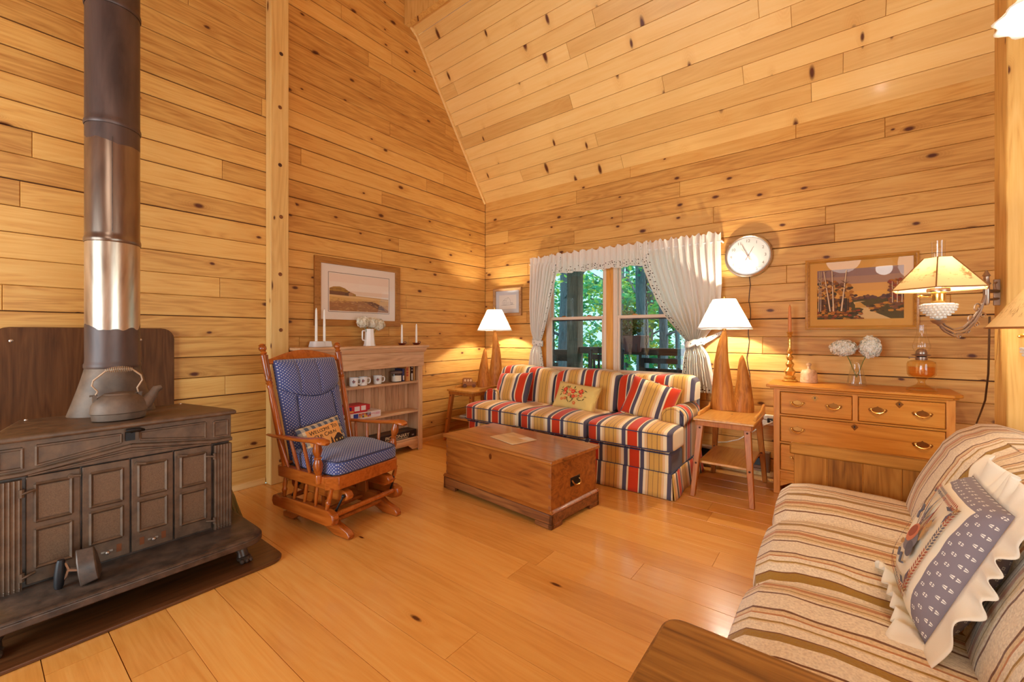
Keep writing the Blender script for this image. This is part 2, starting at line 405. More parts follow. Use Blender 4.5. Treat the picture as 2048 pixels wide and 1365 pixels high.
def curtainmat():
    t = NT('cream_eyelet_cotton'); tc = t.n('TexCoord'); sp = t.n('SeparateXYZ', {0:tc.outputs['UV']})
    # uv.y carries the distance from the embroidered edge in metres, uv.x the length along it
    e = sp.outputs[1]
    band = t.math('MULTIPLY', t.math('GREATER_THAN', e, .012), t.math('LESS_THAN', e, .075))
    uvv = t.n('CombineXYZ', {0:sp.outputs[0], 1:e}).outputs[0]
    vo = t.n('TexVoronoi', {'Vector':uvv, 'Scale':46.0, 'Randomness':.75}, voronoi_dimensions='2D')
    sc = t.n('SeparateColor', {0:vo.outputs['Color']})
    k = t.math('MULTIPLY', t.math('LESS_THAN', vo.outputs['Distance'], .26), t.math('LESS_THAN', sc.outputs[0], .45))
    k = t.math('MULTIPLY', k, band)
    c = t.mix(k, srgb(252,246,236), srgb(84,58,48))
    t.nt.nodes.remove(t.b)
    d = t.n('BsdfDiffuse', {0:c}); tl = t.n('BsdfTranslucent', {0:c}); mx = t.n('MixShader', {0:.3})
    t.l(d.outputs[0], mx.inputs[1]); t.l(tl.outputs[0], mx.inputs[2]); t.l(mx.outputs[0], t.out.inputs[0]); return t.m
P['curt'] = curtainmat()
P['shadew'] = shade('white_linen_shade', srgb(250,246,236), .30).m
def parchment():
    t = shade('parchment_print_shade', srgb(244,206,140), .05)
    tc = t.n('TexCoord'); uv = tc.outputs['UV']
    sp = t.n('SeparateXYZ', {0:uv})
    n = t.n('TexNoise', {'Vector':uv, 'Scale':26, 'Detail':5, 'Roughness':.7}).outputs[0]
    ink = t.n('MapRange', {0:n, 1:.52, 2:.62, 3:0, 4:.75}).outputs[0]
    m = t.math('MULTIPLY', t.math('GREATER_THAN', sp.outputs[1], .04), t.math('LESS_THAN', sp.outputs[1], .115))
    c = t.mix(t.math('MULTIPLY', ink, m), srgb(240,200,136), srgb(150,92,38))
    for nd in t.nt.nodes:
        if nd.type in ('BSDF_DIFFUSE','BSDF_TRANSLUCENT'): t.l(c, nd.inputs[0])
    return t.m
P['parch'] = parchment()
P['parchtrim'] = plain('shade_seam_braid', srgb(150,92,40), .7)
P['bark'] = None

P['toy'] = wood('toy_walnut', srgb(110,62,20), srgb(156,96,36), srgb(180,120,54), 'x', 2, .4)

P['chestlid'] = wood('blanket_chest_lid_pine', srgb(104,54,18), srgb(166,96,36), srgb(194,124,54), 'x', .9, .34, knots=.04, var=.1, coat=.4, kv=(2,5))
CLP=3; DAY=(95,45,6); FILL=(12,12,12); WORLD=1.3; EXPO=0.52
P['seal'] = plain('light_leak_seal', srgb(110,84,60), .8)
# ------------------------------------------------------------------ the room shell
PITCH = .154
ZT = 5.6
def board(mb, a, b, n, off, g, c=.0035):
    """one board: a,b opposite corners in wall coordinates (u,v); n maps (u,v,depth)->xyz; chamfered face standing off the backing"""
    (u0,v0),(u1,v1) = a, b
    if u1-u0 < .02 or v1-v0 < .01: return
    F = [n(u0+c,v0+c+g,0),n(u1-c,v0+c+g,0),n(u1-c,v1-c,0),n(u0+c,v1-c,0)]
    S_ = [n(u0+.0006,v0+g,-.004),n(u1-.0006,v0+g,-.004),n(u1-.0006,v1,-.004),n(u0+.0006,v1,-.004)]
    B = [n(u0+.0006,v0+g,-.022),n(u1-.0006,v0+g,-.022),n(u1-.0006,v1,-.022),n(u0+.0006,v1,-.022)]
    F,S_,B = [[mb.v(p) for p in q] for q in (F,S_,B)]
    mb.f(F)
    for i in range(4):
        j = (i+1)%4
        mb.f([F[i],S_[i],S_[j],F[j]]); mb.f([S_[i],B[i],B[j],S_[j]])
def boards(name, n, u0, u1, v0, v1, mat, pitch=PITCH, lens=(1.2,3.4), gaps=(.0015,.0085), lim=None, hole=None, lab_=None, seed=1, ch=.0035):
    R = random.Random(seed); mb = MB()
    nv = int(math.ceil((v1-v0)/pitch - 1e-6))
    for j in range(nv):
        a = v0+j*pitch; b = min(v1, a+pitch); u = u0 - R.uniform(0, lens[1]*.8)
        g = R.uniform(*gaps)
        ue = min(u1, lim(a)) if lim else u1
        while u < ue:
            e = u + R.uniform(*lens)
            s_, e_ = max(u,u0), min(e,ue)
            if ue - e_ < .25: e_ = ue; e = ue+1
            segs = [(s_,e_)]
            if hole and a < hole[3]-.01 and b > hole[2]+.01:
                segs = [(s_,min(e_,hole[0])),(max(s_,hole[1]),e_)]
            for p,q in segs: board(mb,(p,a),(q,b),n,0,g,ch)
            u = e
    # backing behind the boards, seen only through the joints
    mb.mi = 1; D = -.016
    def q(a,b,c,d): mb.poly([n(a,c,D),n(b,c,D),n(b,d,D),n(a,d,D)])
    if hole:
        q(u0,hole[0],v0,v1); q(hole[1],u1,v0,v1); q(hole[0],hole[1],v0,hole[2]); q(hole[0],hole[1],hole[3],v1)
    else: q(u0,u1,v0,v1)
    return struct(mb.build(name, [mat,P['gap']], smooth=False), lab_)
WH = (.985, 2.705, .77, 2.156)
boards('wall_back', lambda u,v,d: (u,-d,v), 0, 6.6, 0, 3.2, P['wall'], hole=WH, seed=4)
def lim(z):
    return 0 if z < 3.0 else max(-1.30, -(z-3.045)/1.386+.06) if z < 4.72 else -1.28
boards('wall_left', lambda u,v,d: (d,u,v), -7.0, 0, 0, ZT+.1, P['wally'], lim=lim, seed=9)
boards('wall_right', lambda u,v,d: (6.6-d,u,v), -7.0, 0, 0, ZT, P['wally'], hole=(-5.2,-2.6,.3,2.3), seed=12)
boards('wall_front', lambda u,v,d: (u,-7.0+d,v), 0, 6.6, 0, ZT, P['wall'], hole=(.5,2.9,.1,2.4), seed=13)
# floor: planks along x
boards('floor', lambda u,v,d: (u,-7.0+v,d), 0, 6.6, 0, 7.0, P['floor'], pitch=.19, lens=(2.2,5.0), gaps=(.0006,.0022), seed=21, ch=.001)
# sloped ceiling, its shallower top course, the gable face above it and the high flat ceiling
sl = math.hypot(1.179,1.634); dy, dz = -1.179/sl, 1.634/sl
boards('ceiling', lambda u,v,d: (u, dy*v - dz*d, 3.045+dz*v + dy*d), 0, 6.6, 0, sl, P['ceil'], pitch=.1445, lens=(1.0,3.6), gaps=(.0008,.002), seed=31, ch=.0025)
s2 = math.hypot(.125,.078)
boards('ceiling_1', lambda u,v,d: (u, -1.179-.125/s2*v - .078/s2*d, 4.679+.078/s2*v - .125/s2*d), 0, 6.6, 0, s2, P['ceil'], pitch=.15, lens=(1,3), gaps=(.0008,.002), seed=32)
mb = MB(); mb.box(.001, 6.6, -1.36, -1.296, 4.70, ZT); struct(mb.build('trim_4', P['rough'], bev=.004))
mb = MB(); mb.box(-.02, 6.62, -7.02, -1.25, ZT, ZT+.05); struct(mb.build('ceiling_2', P['ceil'], smooth=False))
mb = MB(); mb.box(-.12,-.024,-.3,.12,-.1,5); mb.box(-.024,.9,.024,.12,-.1,3.4); mb.box(.9,6.6,.024,.11,2.2,3.4); mb.box(.9,6.6,.024,.11,-.1,.72); struct(mb.build('light_seal', P['seal']))  # unseen boxes added behind the walls to stop light leaking in
# thin trim where the sloped ceiling meets the left wall
mb = MB()
a = Vector((.014,0,3.045)); b_ = Vector((.014,-1.179,4.679)); c_ = Vector((.014,-1.290,4.748))
nrm = Vector((0,dz,-dy))*-1
def strip(p,q,nv):
    w = nv*.03
    mb.hexa([p-Vector((.013,0,0)), p+Vector((.013,0,0)), p+Vector((.013,0,0))+w, p-Vector((.013,0,0))+w,
             q-Vector((.013,0,0)), q+Vector((.013,0,0)), q+Vector((.013,0,0))+w, q-Vector((.013,0,0))+w])
strip(a, b_, Vector((0,-dz,dy))); strip(b_, c_, Vector((0,-.078/s2,-.125/s2)))
struct(mb.build('trim_1', P['trim'], bev=.002))
# baseboards
mb = MB(); mb.box(.0, .018, -7, -2.80, 0, .05); mb.box(.0,.018,-2.64,0,0,.05); struct(mb.build('baseboard_left', P['trim'], bev=.003))
mb = MB(); mb.box(0.02, 6.6, -.018, 0, 0, .05); struct(mb.build('baseboard_back', P['trim'], bev=.003))
# posts
mb = MB(); mb.box(.002,.099,-2.794,-2.646,0,4.97+.6)
o = struct(mb.build('trim_2', P['post'], bev=.008), 'pale square timber post pegged to the left wall')
for z in (.19,.83,1.29,1.76,2.245,2.68,3.165,3.62,4.1,4.6):
    k = MB(); y = -2.713+random.uniform(-.008,.008)
    k.at(Matrix.Translation((.099,y,z)) @ Matrix.Rotation(PI/2,4,'Y'))
    k.lathe([(.0,.001),(.009,.001),(.0105,.0035),(.014,.003),(.016,.0)],seg=14)
    k.build('peg', P['gap'] if random.random()<.5 else P['chestd'], o)
mb = MB(); mb.box(4.44,4.63,-1.304,-1.112,0,5.0)
struct(mb.build('trim_3', P['rough'], bev=.006, seg=2), 'rough sawn timber post at the right edge of the room')

# ------------------------------------------------------------------ the double window
def window(name, x0, x1, label):
    z0, z1 = .80, 2.14; w = struct(thing(name, label, 'window', ((x0+x1)/2, 0, z0))); del w['category']
    m = MB(w)
    def fr(m, a,b,c,d,t,y0,y1):
        m.box(a,a+t,y0,y1,c,d); m.box(b-t,b,y0,y1,c,d); m.box(a+t,b-t,y0,y1,c,c+t); m.box(a+t,b-t,y0,y1,d-t,d)
    fr(m,x0,x1,z0,z1,.034,-.012,.09); fr(m,x0+.016,x1-.016,z0+.016,z1-.016,.03,-.004,.06)
    m.build('frame', P['vinyl'], w, bev=.004)
    zm = 1.435
    m = MB(w); fr(m,x0+.034,x1-.034,zm-.02,z1-.03,.032,.045,.075); up = m.build('sash', P['vinyl'], w, bev=.003)
    m = MB(w); fr(m,x0+.034,x1-.034,z0+.034,zm+.024,.032,.012,.042); m.box(x0+.034,x1-.034,.006,.012,zm+.0,zm+.026); lo = m.build('sash', P['vinyl'], w, bev=.003)
    m = MB(w); m.box(x0+.066,x1-.066,.058,.062,zm+.012,z1-.062); m.build('pane', P['pane'], up, smooth=False)
    m = MB(w); m.box(x0+.066,x1-.066,.025,.029,z0+.066,zm-.008); m.build('pane', P['pane'], lo, smooth=False)
    for xx in (x0+.20, x1-.26):
        m = MB(w); m.prism([(xx,zm+.024),(xx+.075,zm+.024),(xx+.055,zm+.04),(xx+.02,zm+.04)],.008,.035,'y'); m.build('sash_lock', P['abrass'], lo, bev=.003)
    m = MB(w); m.box(x0+.066,x0+.078,.043,.055,z0+.066,zm-.008); m.box(x1-.078,x1-.066,.043,.055,z0+.066,zm-.008); m.box(x0+.066,x1-.066,.043,.055,zm-.022,zm-.008)
    m.build('screen_channel', P['black2'], w)
window('window_1', 1.0, 1.79, 'left double hung window with the porch post behind it')
window('window_2', 1.87, 2.69, 'right double hung window with the hanging planter behind it')
mb = MB(); mb.box(1.79,1.87,-.014,.10,.77,2.15); struct(mb.build('trim_5', P['casing'], bev=.003))
mb = MB(); mb.box(.93,1.0,-.016,.10,.77,2.16); mb.box(2.69,2.76,-.016,.10,.77,2.16); mb.box(.93,2.76,-.016,.10,2.14,2.2); mb.box(.93,2.76,-.016,.10,.74,.80)
struct(mb.build('trim_6', P['casing'], bev=.003))

# ------------------------------------------------------------------ outside: porch and woods
def leafmat(name, cols):
    t = NT(name); g = t.n('NewGeometry')
    c = t.ramp(g.outputs['Random Per Island'], [(i/(len(cols)-1), q) for i,q in enumerate(cols)])
    t.nt.nodes.remove(t.b)
    d = t.n('BsdfDiffuse', {0:c}); tl = t.n('BsdfTranslucent', {0:c}); mx = t.n('MixShader', {0:.45})
    t.l(d.outputs[0], mx.inputs[1]); t.l(tl.outputs[0], mx.inputs[2]); t.l(mx.outputs[0], t.out.inputs[0]); return t.m
P['leaf'] = leafmat('forest_leaves', [srgb(40,120,96), srgb(60,160,120), srgb(110,180,90), srgb(196,200,80), srgb(80,190,170)])
P['leaf2'] = leafmat('planter_leaves', [srgb(40,66,30), srgb(96,112,58), srgb(136,120,70)])
P['bark'] = wood('tree_bark', srgb(44,46,50), srgb(92,98,108), srgb(128,134,144), 'z', 1.5, .9, var=.1)
P['porch'] = wood('weathered_porch_wood', srgb(40,28,22), srgb(72,52,40), srgb(100,76,58), 'x', 1.5, .7, var=.1)
P['porchz'] = wood('weathered_porch_post', srgb(60,46,36), srgb(104,86,70), srgb(138,118,98), 'z', 1.5, .7, var=.1)
P['dark'] = plain('dark_porch_furniture', srgb(30,26,28), .5)
P['ground'] = plain('leaf_litter', srgb(70,84,44), .95)
mb = MB(); mb.box(-4,9,.12,2.5,-.2,-.05); struct(mb.build('porch_deck', P['porch'], smooth=False))
mb = MB(); mb.grid(lambda u,v: (-30+u*60, 2.5+v*38, -.9-2.2*v+.3*math.sin(u*17)*v), 16, 10); struct(mb.build('forest_ground', P['ground']))
mb = MB(); mb.box(.03,.24,2.15,2.36,-.05,3.4); tag(mb.build('porch_post', P['porchz'], bev=.006), 'square weathered porch post seen through the left window', 'post')
rail = thing('porch_railing', 'dark wooden porch railing seen through both windows', 'railing', (0,2.25,0))
m = MB(rail); m.box(.24,8,2.19,2.33,.93,1.04); m.build('top_rail', P['porch'], rail, bev=.01)
m = MB(rail); m.box(-4,.03,2.19,2.33,.78,.98); m.build('top_rail', P['porch'], rail, bev=.01)
m = MB(rail); m.box(.24,8,2.22,2.30,.08,.16); m.build('bottom_rail', P['porch'], rail)
for i in range(26):
    m = MB(rail); x = .4+i*.3; m.box(x,x+.035,2.24,2.28,.16,.93); m.build('baluster', P['porch'], rail)
bx = thing('porch_bench', 'dark planked bench back at the left of the porch post', 'bench', (-.6,1.9,0))
m = MB(bx)
for z in (.55,.67,.79): m.box(-1.6,0.0,1.86,1.9,z,z+.1)
m.build('backrest', P['porch'], bx, bev=.004)
m = MB(bx); m.box(-1.6,0,1.45,1.86,.40,.44); m.build('seat', P['porch'], bx)
for x in (-1.5,-.1):
    m = MB(bx); m.box(x,x+.06,1.5,1.56,-.05,.4); m.box(x,x+.06,1.84,1.9,-.05,.55); m.build('leg', P['porch'], bx)
pl = thing('railing_planter', 'brown planter box clipped on the porch railing behind the right window', 'planter', (1.12,2.26,.9))
m = MB(pl); m.prism([(.86,2.1),(1.36,2.1),(1.36,2.42),(.86,2.42)],.97,1.24,'z',[(.82,2.07),(1.40,2.07),(1.40,2.45),(.82,2.45)]); m.build('trough', plain('planter_brown', srgb(112,64,56), .5), pl, bev=.01)
for x in (.9,1.0,1.1,1.2,1.3):
    m = MB(pl); m.box(x,x+.03,2.085,2.10,.985,1.2); m.build('rib', plain('planter_rib', srgb(90,52,46), .5), pl)
def leaves(mb, c, r, n, size, R):
    for _ in range(n):
        while True:
            d = Vector((R.uniform(-1,1),R.uniform(-1,1),R.uniform(-1,1)))
            if .25 < d.length < 1: break
        p = Vector(c)+Vector((d.x*r[0],d.y*r[1],d.z*r[2]))
        a = Vector((R.uniform(-1,1),R.uniform(-1,1),R.uniform(-.5,.5))).normalized(); b = a.orthogonal().normalized()
        b = (b*math.cos(R.uniform(0,3))+a.cross(b)*math.sin(R.uniform(0,3))).normalized()
        s = size*R.uniform(.6,1.4)
        mb.poly([p-a*s,p-b*s*.5+a*s*.1,p+a*s,p+b*s*.5+a*s*.1])
R = random.Random(5)
fl = thing('planter_plant', 'bushy mixed green and red foliage plant growing in the railing planter', 'plant', (1.12,2.26,1.2))
m = MB(fl); leaves(m,(1.10,2.26,1.44),(.27,.2,.22),420,.045,R); m.build('foliage', P['leaf2'], fl, smooth=False)
m = MB(fl)
for i in range(9): m.tube([(1.1+R.uniform(-.15,.15),2.26,1.2),(1.1+R.uniform(-.25,.25),2.26+R.uniform(-.1,.1),1.55)],.006,5)
m.build('stem', P['leaf2'], fl)
# rocking chair on the porch
rk = thing('porch_rocking_chair', 'dark slat back rocking chair on the porch behind the left window', 'rocking chair', (1.10,1.30,-.05), .2)
for y in (-.24,.24):
    m = MB(); m.tube([(y,.25,.3),(y,.28,.6),(y,.34,1.06)],.02,8); m.ball((y,.34,1.07),.026); m.build('back_post', P['dark'], rk)
    m = MB(); m.tube([(y,-.45,.08),(y,-.2,.03),(y,.1,.02),(y,.5,.1)],.018,8); m.build('rocker', P['dark'], rk)
    m = MB(); m.tube([(y,-.22,.03),(y,-.22,.62)],.02,8); m.build('leg', P['dark'], rk)
    m = MB(); m.box(y-.04,y+.04,-.26,.28,.62,.645); m.build('armrest', P['dark'], rk, bev=.006)
m = MB(); m.box(-.22,.22,.30,.325,.92,1.0); m.build('crest_rail', P['dark'], rk, bev=.006)
for i in range(6):
    m = MB(); x = -.18+i*.072; m.box(x-.016,x+.016,.27,.285,.45,.93); m.build('slat', P['dark'], rk)
m = MB(); m.box(-.25,.25,-.26,.28,.40,.44); m.build('seat', P['dark'], rk, bev=.01)
# porch swing on chains
sw = thing('porch_swing', 'dark porch swing hung on chains behind the right window', 'swing', (2.1,1.5,.45))
m = MB(sw); m.box(1.66,2.9,1.38,1.42,.86,.93); m.box(1.66,2.9,1.39,1.43,.72,.79); m.build('backrest', P['dark'], sw, bev=.006)
m = MB(sw); m.box(1.66,2.9,.95,1.42,.42,.46); m.build('seat', P['dark'], sw)
for x in (1.66,2.86):
    m = MB(sw); m.box(x,x+.05,.95,1.42,.68,.72); m.box(x,x+.05,1.37,1.42,.42,.93); m.box(x,x+.05,.95,1.0,.42,.68); m.build('end_frame', P['dark'], sw)
for x in (1.72,2.86):
    m = MB(sw)
    for i in range(52):
        z = .90+i*.045; c = Vector((x,1.42,z)); pts=[]
        for k in range(8):
            a = 2*PI*k/8; d = Vector((math.cos(a)*.011,0,math.sin(a)*.026)) if i%2 else Vector((0,math.cos(a)*.011,math.sin(a)*.026))
            pts.append(c+d)
        m.tube(pts,.004,4,closed=True)
    m.build('chain', P['dark'], sw)
mb = MB(); mb.box(-4,9,.12,2.7,3.25,3.33); struct(mb.build('porch_roof', P['porch'], smooth=False))
# trees
def tree(x, y, r, h, lean, label, group, crowns, n, size, R):
    t = thing('forest_tree', label, 'tree', (x,y,-1.6))
    m = MB(); pts = [(lean*i/6*.3+.06*math.sin(i*1.3+x), .05*math.sin(i+x), h*i/6) for i in range(7)]
    m.tube(pts,[r*(1.15-.08*i) for i in range(7)],12); m.build('trunk', P['bark'], t)
    m = MB()
    for i in range(5):
        z = h*(.35+.12*i); a = R.uniform(0,6.28); b = Vector((lean*z/h*.3,0,z))
        m.tube([b,b+Vector((math.cos(a)*.9,math.sin(a)*.5,.35)),b+Vector((math.cos(a)*1.9,math.sin(a)*1.0,.9))],[r*.28,r*.18,r*.07],6)
    m.build('branch', P['bark'], t)
    m = MB()
    for (cx,cy,cz,q) in crowns: leaves(m,(cx,cy,cz),(q,q,q*.6),n,size,R)
    m.build('foliage', P['leaf'], t, smooth=False)
R = random.Random(3)
def crowns(R,k,h): return [(R.uniform(-2.2,2.2),R.uniform(-1,1),R.uniform(1.6,h),R.uniform(.7,1.3)) for _ in range(k)]
def high(R,k): return [(R.uniform(-1.6,1.6),R.uniform(-.8,.8),R.uniform(4.6,6.2),R.uniform(.6,1.0)) for _ in range(k)]
tree(-1.9,5.2,.15,8,.2,'nearer grey tree trunk left of the porch post beyond the left window',None,high(R,4)+[(.9,.3,3.2,.6)],150,.075,R)
tree(-.36,6.6,.16,8,.5,'thick grey tree trunk beyond the planter in the right window',None,high(R,4),150,.075,R)
tree(-.1,7.4,.12,8,.9,'slim leaning grey tree trunk just right of the thick one',None,high(R,4),150,.08,R)
tree(1.1,5.0,.05,7,.4,'thin dark sapling at the right side of the right window',None,high(R,3)+[(.5,.4,2.2,.5),(.2,.2,3.4,.6)],120,.06,R)
for i in range(18):
    x = -9+i*.85+R.uniform(-.4,.4)
    tree(x*1.15-1.5,R.uniform(8.5,16),R.uniform(.08,.2),8,R.uniform(-.5,.5),'green leafy tree in the woods beyond the porch railing','trees in the woods',crowns(R,9,7),150,.13,R)
for o in list(COL.objects):
    if o.name.startswith('forest_tree') and o.get('label','').startswith('green leafy'): o['group'] = 'trees in the woods'
T = Matrix.Translation
def RX(a): return Matrix.Rotation(a,4,'X')
def RY(a): return Matrix.Rotation(a,4,'Y')
def RZ(a): return Matrix.Rotation(a,4,'Z')
def rrect(x0,x1,y0,y1,r,n=5,corners=(1,1,1,1)):
    out = []
    for (cx,cy,a0,k) in ((x1-r,y1-r,0,0),(x0+r,y1-r,90,1),(x0+r,y0+r,180,2),(x1-r,y0+r,270,3)):
        if not corners[k]:
            out.append((x1 if k in (0,3) else x0, y1 if k < 2 else y0)); continue
        for i in range(n+1):
            a = math.radians(a0+90*i/n); out.append((cx+r*math.cos(a), cy+r*math.sin(a)))
    return out
# ------------------------------------------------------------------ hearth corner
mb = MB(); mb.prism(rrect(.04,1.385,-4.62,-3.235,.09),.001,.016); hp = mb.build('hearth_pad', P['lamy'], bev=.003)
tag(hp,'dark walnut wood-look floor pad under the cast iron stove','hearth pad')
hs = thing('heat_shield','dark walnut panel with rounded corners on the wall behind the stove','heat shield',(.012,-3.83,.3))
m = MB(hs); m.prism(rrect(-4.25,-3.414,.018,1.295,.075),.006,.024,'x'); m.build('panel', P['lam'], hs, bev=.003)
for y,z in ((-4.17,1.215),(-3.60,1.215)):
    m = MB(hs); m.at(T((.024,y,z))@RY(PI/2)); m.lathe([(0,.004),(.006,.0035),(.009,.001),(.009,0)],seg=12); m.build('screw', P['chrome'], hs)

st = thing('wood_stove','cast iron wood stove with four panelled doors and a wide front hearth','stove',(.85,-3.835,.016))
st_in = st
def sm(): return MB()
# local: x out of the wall, y along it, z from the pad
hz = .154
m = sm(); out = rrect(-.30,.495,-.52,.52,.11,7,(1,0,0,1)); inn = [(x*.985,y*.985) for x,y in out]
m.prism(out,hz-.045,hz-.012,'z'); 
m.prism(out,hz-.012,hz,'z',[(x-.012*(1 if x>.2 else 0),y*.975) for x,y in out]); m.build('hearth_shelf', P['irond'], st, bev=.008, seg=3)
for x,y in ((.36,.42),(.36,-.42),(-.2,.4),(-.2,-.4)):
    m = sm(); s = 1 if y>0 else -1
    m.tube([(x-.04,y-.02*s,hz-.045),(x,y,.085),(x+.02,y+.01*s,.05),(x+.028,y+.012*s,.02)],[.05,.038,.026,.03],10)
    m.ball((x+.035,y+.014*s,.018),(.042,.036,.018),12,6)
    for k in (-1,0,1): m.ball((x+.066,y+.014*s+k*.02,.014),(.018,.012,.014),8,5)
    m.build('leg', P['irond'], st)
m = sm(); m.prism([(-.27,-.33),(.205,-.425),(.205,.425),(-.27,.33)],hz,.784,'z'); m.build('firebox', P['irond'], st)
# header with low pediment
m = sm(); zt, zb, zc = .784, .632, .705
m.prism([(-.428,zt),(-.428,zb),(-.345,zb),(0,zb+.0),(.345,zb),(.428,zb),(.428,zt)],.205,.228,'x')
def mould(m, pts, x, w, h, close=True):
    """raised picture-frame moulding along a polyline in (y,z)"""
    n = len(pts)
    for i in range(n if close else n-1):
        a = Vector((x,)+pts[i]); b = Vector((x,)+pts[(i+1)%n]); m.tube([a,b],w,6,flat=1.0)
m.build('header', P['iron'], st, bev=.003)
m = sm()
mould(m,[(-.43,zb+.012),(-.345,zb+.012),(0,zc-.012),(.345,zb+.012),(.43,zb+.012)],.230,.011,0,False)
mould(m,[(-.33,zb+.002),(0,zc-.04),(.33,zb+.002)],.228,.006,0,False); m.build('pediment_moulding', P['iron'], st)
for pts in ([(-.305,.755),(-.035,.755),(-.035,.716),(-.305,.672)],[(.035,.755),(.305,.755),(.305,.672),(.035,.716)],[(-.41,.752),(-.345,.752),(-.345,.668),(-.41,.668)],[(.345,.752),(.41,.752),(.41,.668),(.345,.668)]):
    m = sm(); mould(m,pts,.228,.0065,0); m.build('header_panel', P['iron'], st)
m = sm(); m.prism([(-.27,-.335),(.205,-.445),(.262,-.445),(.262,.445),(.205,.445),(-.27,.335)],.784,.809,'z'); m.build('top_plate', P['iron'], st, bev=.010, seg=3)
for y in (-.31,.31):
    m = sm(); m.at(T((-.235,y,.809))); m.lathe([(.008,0),(.007,.004),(0,.006)],seg=10); m.build('bolt', P['chrome'], st)
m = sm(); m.box(.228,.25,-.022,.012,.722,.762); m.tube([(.255,-.02,.77),(.262,-.005,.772),(.262,.028,.77),(.252,.045,.766)],[.008,.010,.010,.006],8); m.tube([(.24,0,.76),(.258,.0,.77)],.008,8)
m.build('damper_handle', P['black'], st)
for s in (-1,1):
    m = sm(); yc = s*.388; n = 6
    prof = []
    for i in range(n*6+1):
        y = -.042+.084*i/(n*6); prof.append((yc+y,.236-.0035*abs(math.cos(PI*n*i/(n*6)))))
    poly = [(x,y) for y,x in prof]+[(.205,yc+.042),(.205,yc-.042)]
    m.prism(poly,hz,.62,'z'); m.build('fluted_column', P['iron'], st)
    m = sm()
    for i in range(6): m.ball((.236,yc-.035+.014*i,hz+.012),.004,6,4)
    m.build('column_bead', P['iron'], st)
edges = [-.338,-.169,0,.169,.338]
for i in range(4):
    y0,y1 = edges[i]+.003, edges[i+1]-.003
    m = sm(); m.box(.205,.222,y0,y1,hz+.012,.626); d = m.build('door', P['iron'], st, bev=.003)
    mid = i in (1,2)
    zs = [(.232+.0,.395),(.43,.59)] if not mid else [(.262,.408),(.436,.59)]
    for za,zb_ in zs:
        m = sm(); m.box(.220,.2245,y0+.036,y1-.036,za+.01,zb_-.01); m.build('pebbled_panel', P['ironp'], d)
        m = sm(); a,b = y0+.028,y1-.028
        for (p,q) in (((a,za),(b,za)),((b,za),(b,zb_)),((b,zb_),(a,zb_)),((a,zb_),(a,za))):
            m.tube([(.224,)+p,(.224,)+q],.0075,4)
        m.build('panel_frame', P['iron'], d)
    if mid:
        for yy in (y0+.03,y1-.048):
            m = sm(); m.box(.2215,.2232,yy,yy+.018,.192,.228); m.build('vent_slot', plain('rusty_vent',srgb(120,66,30),.8), d)
        m = sm(); ym=(y0+y1)/2; m.box(.221,.226,ym-.02,ym+.02,.205,.213); m.tube([(.222,ym,.209),(.24,ym,.209)],.004,8); m.ball((.243,ym,.209),.009,10,6); m.build('vent_knob', P['silver'], d)
    for z in ((.205,.56) if i in (0,3) else ()):
        yy = y0 if i==0 else y1; s = -1 if i==0 else 1
        m = sm(); m.tube([(.226,yy-s*.026,z+.008),(.236,yy-s*.008,z+.006),(.238,yy+s*.014,z)],.006,8); m.tube([(.234,yy+s*.012,z-.014),(.234,yy+s*.012,z+.02)],.009,8); m.build('hinge', P['iron'], d)
    if i in (0,2,3):
        m = sm(); ym = {0:y1-.03,2:y0+.022,3:y0+.02}[i]; m.tube([(.222,ym,.598),(.232,ym,.598)],.011,10); m.tube([(.232,ym-.004,.600),(.236,ym+.03,.594)],.006,8); m.build('door_latch', P['iron'], d)

pp = thing('stove_pipe','wide worn steel stove pipe rising from the stove through the ceiling','stove pipe',(.66,-3.835,.825))
m = MB(pp)
def boot(u,v):
    a = 2*PI*u; z = .825+.25*v; k = 1-v
    k2 = k**1.15
    return (.66+(.112+.02*k2)*math.cos(a), -3.835+(.112+.068*k2)*math.sin(a), z)
m.grid(boot,40,10,cu=True); m.build('pipe_boot', P['kettle'], pp)
for (za,zb_,lb) in ((1.07,1.745,'lowest pipe length, bare bright steel above dark paint'),(1.745,2.37,'second pipe length with a large patch of worn paint'),(2.37,3.01,'third pipe length in dark paint'),(3.01,ZT,'top pipe length in dark paint')):
    m = MB(); r = .112
    m.lathe([(r+.002,za),(r+.005,za+.006),(r+.005,za+.02),(r+.001,za+.03),(r,za+.05),(r,zb_-.001)],(.66,-3.835,0),48,cap=False)
    o = m.build('pipe_length', P['pipe'], None); o.parent = pp; o.matrix_parent_inverse = Matrix.Translation(pp.location).inverted(); lab(o, lb)
m = MB(pp); m.tube([(.66+.113,-3.835-.02,1.80),(.66+.113,-3.835-.02,2.3)],.0015,4); m.build('seam', P['irond'], pp)

# kettle
kt = thing('kettle','flat iron kettle with a coiled wire handle on the stove top','kettle',(.945,-3.855,.826)); kt.scale = (.9,.9,1)
m = MB(); sx=.80
m.lathe([(.098,0),(.112,.004),(.116,.034),(.121,.038),(.121,.044),(.119,.052),(.116,.075),(.103,.10),(.082,.118),(.07,.124),(.062,.125)],seg=36,sx=sx); 
m.build('body', P['kettle'], kt)
m = MB(); m.lathe([(.07,.124),(.064,.131),(.03,.136),(.012,.138),(0,.1385)],seg=30,sx=sx); m.build('lid', P['kettle'], kt)
m = MB(); m.tube([(0,.07,.05),(0,.115,.075),(0,.145,.11),(0,.160,.137),(0,.185,.145)],[.045,.036,.024,.02,.012],12,flat=1); m.build('spout', P['kettle'], kt)
for y in (-.10,.085):
    m = MB(); m.box(-.012,.012,y-.008,y+.008,.095,.128); m.tube([(0,y-.02,.126),(0,y+.012,.128)],.004,6); m.build('handle_lug', P['kettle'], kt)
